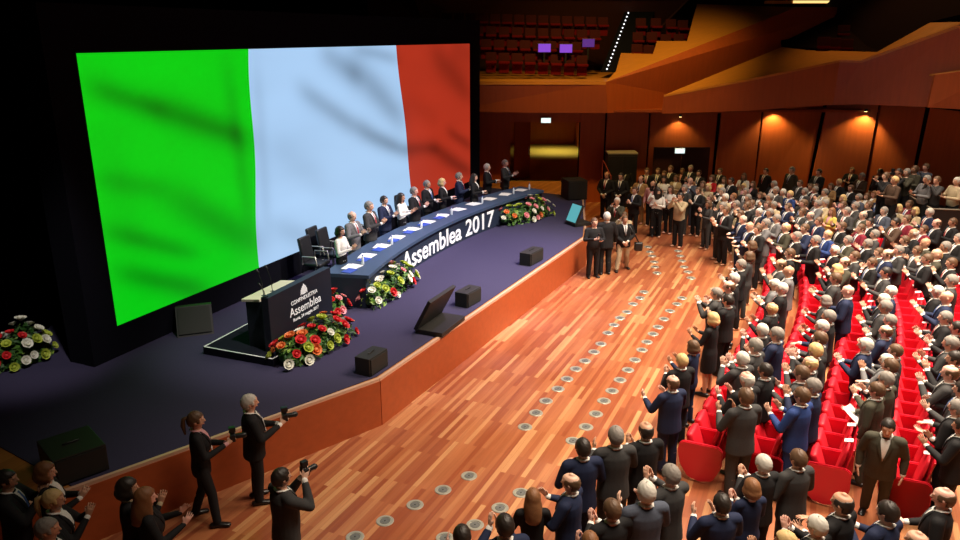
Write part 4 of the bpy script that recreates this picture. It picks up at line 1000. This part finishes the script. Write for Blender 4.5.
def arrangement(a, b, depth, height, label, pal, nfl, nleaf, seed, lean=None, fs=1.0):
    rnd = random.Random(seed); a, b = Vector(a), Vector(b); mid = (a+b)/2; d = (b-a); ln = d.length; d.normalize(); nrm_ = Vector((d.y, -d.x, 0))
    r = empty('flower_arrangement', (mid.x, mid.y, S+.012), math.atan2(d.y, d.x)); tag(r, label, 'flowers', 'flower arrangements on the stage')
    bm = bmesh.new()
    def surf():
        u_ = rnd.uniform(-1, 1); v_ = rnd.uniform(0, PI)
        x = u_*ln/2; k = math.sqrt(max(0, 1-(abs(u_)**3)*.75))
        return Vector((x, -depth*math.cos(v_)*k*.5, height*math.sin(v_)*k*(.85+.15*math.sin(u_*5)))), Vector((u_*.5, -math.cos(v_)*1.0, math.sin(v_)*.9+.15)).normalized()
    for i in range(nleaf):
        p, n_ = surf(); p *= rnd.uniform(.72, 1.0); p.z = max(.02, p.z); t_ = Vector((rnd.uniform(-1, 1), rnd.uniform(-1, 1), rnd.uniform(-.4, .8))); t_ = (t_-n_*t_.dot(n_)*.6).normalized(); s_ = t_.cross(n_).normalized()
        L_ = rnd.uniform(.08, .17); W_ = L_*rnd.uniform(.2, .32); mi = rnd.choice((0, 0, 1, 1, 2))
        v = [bm.verts.new(p+q) for q in (t_*-L_*.4, s_*W_+n_*.01, t_*L_*.6-n_*.02, -s_*W_+n_*.01)]
        for v_ in v: v_.co.z = max(v_.co.z, .003)
        for tri in ((v[0], v[1], v[2]), (v[0], v[2], v[3])): f_ = bm.faces.new(tri); f_.material_index = mi
    # mossy core that hides the stems
    tube(bm, [(-ln*.42, 0, height*.25), (0, 0, height*.42), (ln*.42, 0, height*.25)], [(depth*.18, height*.16), (depth*.24, height*.28), (depth*.18, height*.16)], 12, side=(0, 1, 0))
    obj('foliage', bm_mesh('foliage', bm, LEAF), r)
    placed = []
    for i in range(nfl*12):
        if len(placed) >= nfl: break
        p, n_ = surf()
        if p.z < .08 or any((p-q).length < .15*fs for q in placed): continue
        placed.append(p); kd = rnd.choice(pal)
        o = obj('flower', BLOOM[kd], r, p+n_*.02); o.rotation_euler = n_.to_track_quat('Z', 'Y').to_euler(); s_ = rnd.uniform(1.0, 1.45)*fs; o.scale = (s_, s_, s_)
        o['label'] = '%s bloom' % kd
    return r
arrangement(at(279, 369, S), at(348, 333, S), .72, .58, 'large mound of red and lime flowers in front of the lectern', ['red', 'red', 'lime', 'lime', 'orange', 'white'], 46, 900, 3, fs=1.05)
arrangement(at(366, 311, S), at(411, 279, S), .60, .62, 'mound of white, pink and lime flowers before the table near end', ['white', 'lime', 'pink', 'red', 'lime', 'white'], 40, 800, 4)
arrangement(at(500, 227, S), at(550, 213, S), .8, .7, 'mound of pale flowers before the far end of the table', ['white', 'lime', 'pink', 'pink', 'lime', 'orange'], 44, 800, 5)
arrangement(at(-12, 374, S), at(49, 352, S), .7, .75, 'mound of lime, white and red flowers left of the screen', ['lime', 'white', 'red', 'lime', 'white'], 34, 800, 6)
arrangement(at(327, 318, S), at(342, 308, S), .4, .45, 'small bunch of pink and red flowers between lectern and table', ['pink', 'pink', 'red'], 10, 160, 8)
# ================================================================== STAGE GEAR
def speaker(a, b, d, h, label, group=None, name='stage_speaker'):
    """cabinet whose grille runs a -> b along its front foot"""
    a, b = Vector(a), Vector(b); w_ = (b-a).length; an = math.atan2(b.y-a.y, b.x-a.x)
    r = empty(name, (a.x, a.y, S+.012), an); tag(r, label, 'speaker', group)
    bm = bmesh.new(); box(bm, (w_/2, d/2, h/2), (w_, d, h), None, .012); obj('cabinet', bm_mesh('cabinet', bm, M['blackbox']), r)
    bm = bmesh.new(); box(bm, (w_/2, -.012, h/2), (w_*.9, .02, h*.86)); obj('grille', bm_mesh('grille', bm, M['grille']), r)
    bm = bmesh.new(); tube(bm, [(w_*.35, d/2, h+.012), (w_*.65, d/2, h+.012)], [.012, .012], 8); obj('handle', bm_mesh('handle', bm, M['plastic']), r)
    return r
for (p, q), lbl in ((((370, 378), (388, 366)), 'small black speaker at the stage edge before the lectern flowers'), (((467, 309), (481, 301)), 'small black speaker on the stage edge beside the tilted monitor'), (((530, 267), (543, 260)), 'small black speaker on the stage edge before the far flowers')):
    speaker(at(*p, S), at(*q, S), .32, .34, lbl, 'small speakers along the stage edge')
speaker(at(57, 489, S), at(110, 470, S), .75, .40, 'large black box on the near corner of the stage')
speaker(at(568, 201, S), at(587, 200, S), .8, .72, 'black box at the far end of the stage by the table')
def monitor(px, py, an, tilt, w_, h_, scr_mat, label):
    p = at(px, py, S); r = empty('stage_monitor', (p.x, p.y, S+.012), an); tag(r, label, 'monitor')
    bm = bmesh.new(); box(bm, (0, .30, .05), (w_*.95, .62, .10), None, .01); obj('base', bm_mesh('base', bm, M['blackbox']), r)
    R_ = Matrix.Rotation(tilt, 3, 'X')
    bm = bmesh.new(); box(bm, R_ @ Vector((0, 0, h_/2))+Vector((0, 0, .08)), (w_, .08, h_), R_, .01); obj('housing', bm_mesh('housing', bm, M['blackbox']), r)
    bm = bmesh.new(); box(bm, R_ @ Vector((0, -.043, h_/2))+Vector((0, 0, .08)), (w_*.92, .004, h_*.86), R_); obj('display', bm_mesh('display', bm, scr_mat), r)
    return r
monitor(428, 325, math.radians(66-180), math.radians(-28), 1.15, .75, M['plastic'], 'black tilted prompter monitor on the stage edge beside a small speaker')
monitor(571, 226, math.radians(-62), math.radians(-24), .55, .66, mat('lit_cyan_screen', (.01, .02, .02), .3, emit=((.10, .45, .50), .9)), 'prompter monitor with glowing cyan display at far stage end')
p = at(196, 332, S); wd_ = empty('wedge_monitor', (p.x, p.y, S+.012), math.radians(20)); tag(wd_, 'black wedge speaker leaning beside the lectern riser', 'speaker')
bm = bmesh.new(); slab(bm, [(-.35, -.25, 0), (-.35, .3, 0), (-.35, .3, .5), (-.35, .12, .52)], (.7, 0, 0)); obj('cabinet', bm_mesh('cabinet', bm, M['blackbox']), wd_)
bm = bmesh.new(); slab(bm, [(-.31, -.235, .05), (-.31, .10, .50), (.31, .10, .50), (.31, -.235, .05)], (0, -.012, .008)); obj('grille', bm_mesh('grille', bm, M['grille']), wd_)
# ================================================================== WALL SIDE THINGS
a = atd(607, 150, 30.6); b = atd(636, 150, 30.6)
cb = empty('equipment_cabinet', ((a.x+b.x)/2, 30.2, 0)); tag(cb, 'tall black equipment cabinet against the wall right of the stage', 'cabinet')
zt = atd(622, 155, 30).z
bm = bmesh.new(); box(bm, (0, .4, zt/2), (b.x-a.x, .8, zt), None, .01); obj('body', bm_mesh('body', bm, M['blackbox']), cb)
bm = bmesh.new(); box(bm, (0, .4, zt+.025), (b.x-a.x+.03, .83, .05)); obj('top', bm_mesh('top', bm, mat('grey_top', (.32, .28, .22), .6)), cb)
for s_ in (-1, 1):
    bm = bmesh.new(); box(bm, (s_*(b.x-a.x)*.245, -.012, zt*.5), ((b.x-a.x)*.47, .02, zt*.92)); d_ = obj('door', bm_mesh('door', bm, M['plastic']), cb)
    bm = bmesh.new(); tube(bm, [(s_*.06, -.03, zt*.45), (s_*.06, -.03, zt*.55)], [.01, .01], 6); obj('handle', bm_mesh('handle', bm, M['steel']), d_)
def exit_sign(px, py, y, label):
    p = atd(px, py, y); r = empty('exit_lamp', p); tag(r, label, 'lamp', 'exit lamps')
    bm = bmesh.new(); box(bm, (0, .06, 0), (.42, .10, .22), None, .01); obj('housing', bm_mesh('housing', bm, M['white']), r)
    bm = bmesh.new(); box(bm, (0, .004, 0), (.38, .012, .18)); obj('lens', bm_mesh('lens', bm, mat('exit_glow', (.8, .9, .85), .4, emit=((.80, 1, .92), 1.3))), r)
exit_sign(546, 120.5, 31.3, 'white glowing exit lamp above the open corridor door'); exit_sign(680, 151, 31.0, 'white glowing exit lamp above the wide dark door')
def wall_lamp(px, py, y, aim, label, power, deg=120):
    p = atd(px, py, y); r = empty('wall_washer', p); tag(r, label, 'lamp', 'wall washer lamps under the balcony')
    bm = bmesh.new(); bmesh.ops.create_cone(bm, cap_ends=True, segments=16, radius1=.07, radius2=.06, depth=.10); obj('can', bm_mesh('can', bm, M['plastic']), r)
    bm = bmesh.new(); bmesh.ops.create_cone(bm, cap_ends=True, segments=16, radius1=.055, radius2=.055, depth=.012, matrix=Matrix.Translation((0, 0, -.056))); obj('lens', bm_mesh('lens', bm, mat('lamp_glow', (1, .8, .4), .4, emit=((1, .66, .22), 6))), r)
    spot('wall_wash_light', p+Vector((0, 0, -.09)), p+Vector(aim), power, (1, .80, .32), deg, .6, .05)
wall_lamp(680.5, 115.5, 31.2, (0, .1, -1.5), 'glowing wall lamp above the wide dark door', 60)
wall_lamp(776, 109, 31.0, (.1, .15, -2), 'wall lamp lighting the panel right of the dark door', 170)
wall_lamp(866, 110, 29.95, (-.1, .2, -2), 'wall lamp lighting the canted panel at right', 170)
hr = []
p0, p1 = atd(603, 160, 30.9), atd(611, 176, 29.6)
bm = bmesh.new(); tube(bm, [p0, p1], [.02, .02], 8); tube(bm, [p0, (p0.x, p0.y, 0)], [.018, .018], 8); tube(bm, [p1, (p1.x, p1.y, 0)], [.018, .018], 8)
tag(obj('handrail', bm_mesh('handrail', bm, mat('red_rail', (.35, .05, .03), .4), True)), 'thin red handrail at the end of the stage', 'rail')
# camera riser at the right, with its front panel and rail
r0, r1, r2 = at(900, 190, 1.75), at(932, 209, 1.75), at(985, 211, 1.75)
rs = empty('camera_riser', (r1.x, r1.y, 0)); tag(rs, 'black railed riser carrying the camera crew', 'platform')
def rchild(name, bm, m):
    o = obj(name, bm_mesh(name, bm, m), rs); o.matrix_parent_inverse = Matrix.Translation(-rs.location)
bm = bmesh.new(); prism(bm, [r0[:2], r1[:2], r2[:2], (20.5, 22), (20.5, 28), (13.2, 27.4)], 0, .9); rchild('deck', bm, M['blackbox'])
bm = bmesh.new(); slab(bm, [r0, r1, (r1.x, r1.y, 0), (r0.x, r0.y, 0)], (.04, .02, 0)); slab(bm, [r1, r2, (r2.x, r2.y, 0), (r1.x, r1.y, 0)], (0, .05, 0)); rchild('front_panel', bm, M['plastic'])
bm = bmesh.new(); tube(bm, [r0, r1, r2], [.03]*3, 8); rchild('rail', bm, mat('dull_rail', (.16, .12, .08), .5))
# ================================================================== BALCONY SEATS
def bseat():
    r = empty('balcony_seat', (0, 0, 0))                      # faces -Y (the stage side)
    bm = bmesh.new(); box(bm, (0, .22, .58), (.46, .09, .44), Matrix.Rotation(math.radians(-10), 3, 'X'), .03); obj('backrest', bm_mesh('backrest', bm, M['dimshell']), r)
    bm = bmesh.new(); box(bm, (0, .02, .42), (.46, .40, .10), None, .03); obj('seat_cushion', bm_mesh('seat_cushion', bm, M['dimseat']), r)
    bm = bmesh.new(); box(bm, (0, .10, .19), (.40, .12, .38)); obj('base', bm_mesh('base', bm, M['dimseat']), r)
    return r
bs = bseat(); bfirst = True
BROWS = [('front balcony row', 32.3, 57, [(x, 54+(x-483)*.035) for x in range(491, 592, 13)]), ('second balcony row', 33.5, 0, [(x, 41+(x-483)*.03) for x in range(486, 590, 13)]),
 ('third balcony row', 34.7, 0, [(x, 28+(x-483)*.035) for x in range(478, 606, 13)]), ('top balcony row', 35.9, 0, [(x, 15+(x-470)*.03) for x in range(447, 612, 12)]),
 ('side block lower row', 33.0, 0, [(637, 46), (649, 47)]), ('side block second row', 34.2, 0, [(638, 34), (652, 34), (666, 36), (679, 36)]), ('side block top row', 35.4, 0, [(641, 20), (656, 20), (671, 21), (683, 22)]),
 ('far right balcony row', 30.5, 0, [(822, 39), (833, 40), (845, 41)]), ('far right second row', 31.7, 0, [(842, 27), (853, 28), (866, 28)]), ('far right third row', 32.9, 0, [(861, 15), (874, 15), (887, 15), (899, 16)]), ('far right top row', 34, 0, [(884, 4), (900, 4), (915, 4)])]
for nm, y, _, pts in BROWS:
    for i, (x, py) in enumerate(pts):
        p = atd(x, py, y)
        if bfirst: o = bs; bfirst = False
        else: o = copy_tree(bs, (0, 0, 0))
        o.location = (p.x, p.y-.22, p.z-.72); o.rotation_euler = (0, 0, 0 if x < 760 else -.35)
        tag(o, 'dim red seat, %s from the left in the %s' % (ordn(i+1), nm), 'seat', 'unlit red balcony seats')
for i, (x, y) in enumerate(((544.5, 48), (566, 48.5), (588.5, 43))):  # glowing panels added for the violet light on balcony seat backs
    p = atd(x, y, 32.0 if i < 2 else 33.2); r = empty('control_monitor', p); tag(r, ['violet glowing monitor at the left among the balcony seats', 'violet glowing monitor in the middle of the balcony seats', 'dimmer violet monitor at the right of the balcony seats'][i], 'monitor', 'violet monitors in the balcony')
    bm = bmesh.new(); box(bm, (0, .03, 0), (.54, .05, .36), None, .01); obj('housing', bm_mesh('housing', bm, M['plastic']), r)
    bm = bmesh.new(); box(bm, (0, -.0, 0), (.50, .014, .32)); obj('display', bm_mesh('display', bm, mat('violet_glow', (.02, .01, .03), .4, emit=((.24, .06, .62), (1.0, 1.0, .35)[i]))), r)
    bm = bmesh.new(); box(bm, (0, .05, -.42), (.06, .06, .5)); obj('stand', bm_mesh('stand', bm, M['plastic']), r)
# lit balcony stair edge
st = empty('aisle_light_strip', atd(607, 69, 32.6)); tag(st, 'row of small white lights climbing the balcony aisle', 'lamp')
bm = bmesh.new(); bmesh.ops.create_uvsphere(bm, u_segments=8, v_segments=6, radius=.035); LED = bm_mesh('light', bm, mat('aisle_led', (.8, .8, .9), .4, emit=((.85, .88, 1), 1.6)))
for i in range(20):
    t = i/19; p = atd(607+(634-607)*t, 69+(-2-69)*t, 32.6+5.5*t); o = obj('light', LED, st, p-st.location)
a, b = atd(607, 69, 32.6), atd(634, -2, 38.1)
bm = bmesh.new(); slab(bm, [a+Vector((-.25, .05, -.08)), a+Vector((1.1, .05, -.08)), b+Vector((1.2, .05, -.08)), b+Vector((-.2, .05, -.08))], (0, 0, -.05)); o = obj('stair_edge', bm_mesh('stair_edge', bm, M['black']), st); o.matrix_parent_inverse = Matrix.Translation(-st.location)
# glowing strip added for the yellow light on the topmost ledge
p = atd(808, 3.5, 34); tl = empty('cove_lamp', p); tag(tl, 'warm yellow cove lamp on the topmost ledge', 'lamp')
bm = bmesh.new(); box(bm, (.2, 0, .05), (4.0, .3, .12)); obj('housing', bm_mesh('housing', bm, M['honey']), tl)
bm = bmesh.new(); box(bm, (.7, -.17, .06), (2.8, .03, .10)); obj('diffuser', bm_mesh('diffuser', bm, mat('cove_glow', (1, .8, .4), .4, emit=((1, .72, .25), 1.2))), tl)
spot('balcony_ledge_light', (4, 25, 14), (5.0, 31.8, 5.3), 4300, (1, .64, .16), 66, .8, .3)
spot('balcony_ledge_light_right', (14.6, 29.6, 14), (15.2, 28.4, 5.6), 900, (1, .58, .2), 64, .8, .3)
# ================================================================== THINGS HELD
for hnum, fem in ((0, True), (1, False)):
    bm = bmesh.new(); yb = .165 if not fem else .15
    for sx in (-1, 1): tube(bm, [(sx*.06, -.03, 1.50), (sx*.066, .06, 1.455), (sx*.045, yb-.015, 1.33), (0, yb+.005, 1.17)], [.008]*4, 6)
    box(bm, (0, yb+.012, 1.12), (.07, .008, .10)); obj('lanyard', bm_mesh('lanyard', bm, M['paper']), HELD[hnum])
def camera_thing(holder, off, label, big=False):
    """a camera in the hands of a person: off is in that person's own frame"""
    k = 1.05 if big else .95; bpy.context.view_layer.update()
    r = empty('photo_camera', holder.matrix_world @ Vector(off), holder.rotation_euler[2]); tag(r, label, 'camera', 'cameras in use')
    bm = bmesh.new(); box(bm, (0, 0, 0), (.15*k, .07*k, .10*k), None, .012); box(bm, (0, 0, .06*k), (.06*k, .06*k, .03*k), None, .01); obj('camera_body', bm_mesh('camera_body', bm, M['plastic']), r)
    bm = bmesh.new(); tube(bm, [(0, .03*k, 0), (0, .10*k, 0), (0, .15*k, 0)], [.036*k, .036*k, .042*k], 14); obj('lens', bm_mesh('lens', bm, M['plastic'], True), r)
    bm = bmesh.new(); box(bm, (0, 0, .11*k), (.07*k, .09*k, .07*k), None, .008); obj('flash', bm_mesh('flash', bm, M['plastic']), r)
    return r
camera_thing(HELD[0], (0, .44, 1.29), 'black camera with flash held by the ponytailed woman', True)
camera_thing(HELD[1], (0, .44, 1.31), 'black camera with flash held by white-haired man at stage edge', True)
camera_thing(HELD[2], (0, .29, 1.60), 'black camera held up by the photographer seen from behind')
camera_thing(HELD[3], (0, .42, 1.28), 'camera held by the cameraman at the stage front corner')
camera_thing(HELD[4], (0, .29, 1.60), 'camera raised by the dark-haired woman in white shirt')
camera_thing(CREW[3], (.1, .45, 1.62), 'large video camera among the crew on the riser', True)
pb = at(632, 246, .8); r = empty('shoulder_bag', pb); tag(r, 'black bag on the photographer in beige trousers', 'bag')
bm = bmesh.new(); box(bm, (.18, -.05, 0), (.24, .16, .26), None, .04); obj('pouch', bm_mesh('pouch', bm, M['plastic'], True), r)
bm = bmesh.new(); tube(bm, [(.18, -.05, .12), (.05, -.12, .35), (-.12, -.02, .62)], [(.02, .006)]*3, 8); obj('strap', bm_mesh('strap', bm, M['plastic'], True), r)
pp = at(857, 418, 1.0); o = obj('programme_sheet', PAPER, None, pp, .6); o.rotation_euler = (.5, .2, .6); tag(o, 'white sheet held over the third seat row', 'paper')
pp = at(862, 272, 1.1); o = obj('programme_sheet', PAPER, None, pp, 1.2); o.rotation_euler = (.1, .1, 1.2); tag(o, 'white sheet lying across a far red seat back', 'paper')
dup_l = [k for k, v in USED.items() if v > 1]
if dup_l: print('DUPLICATE LABELS', dup_l[:6])
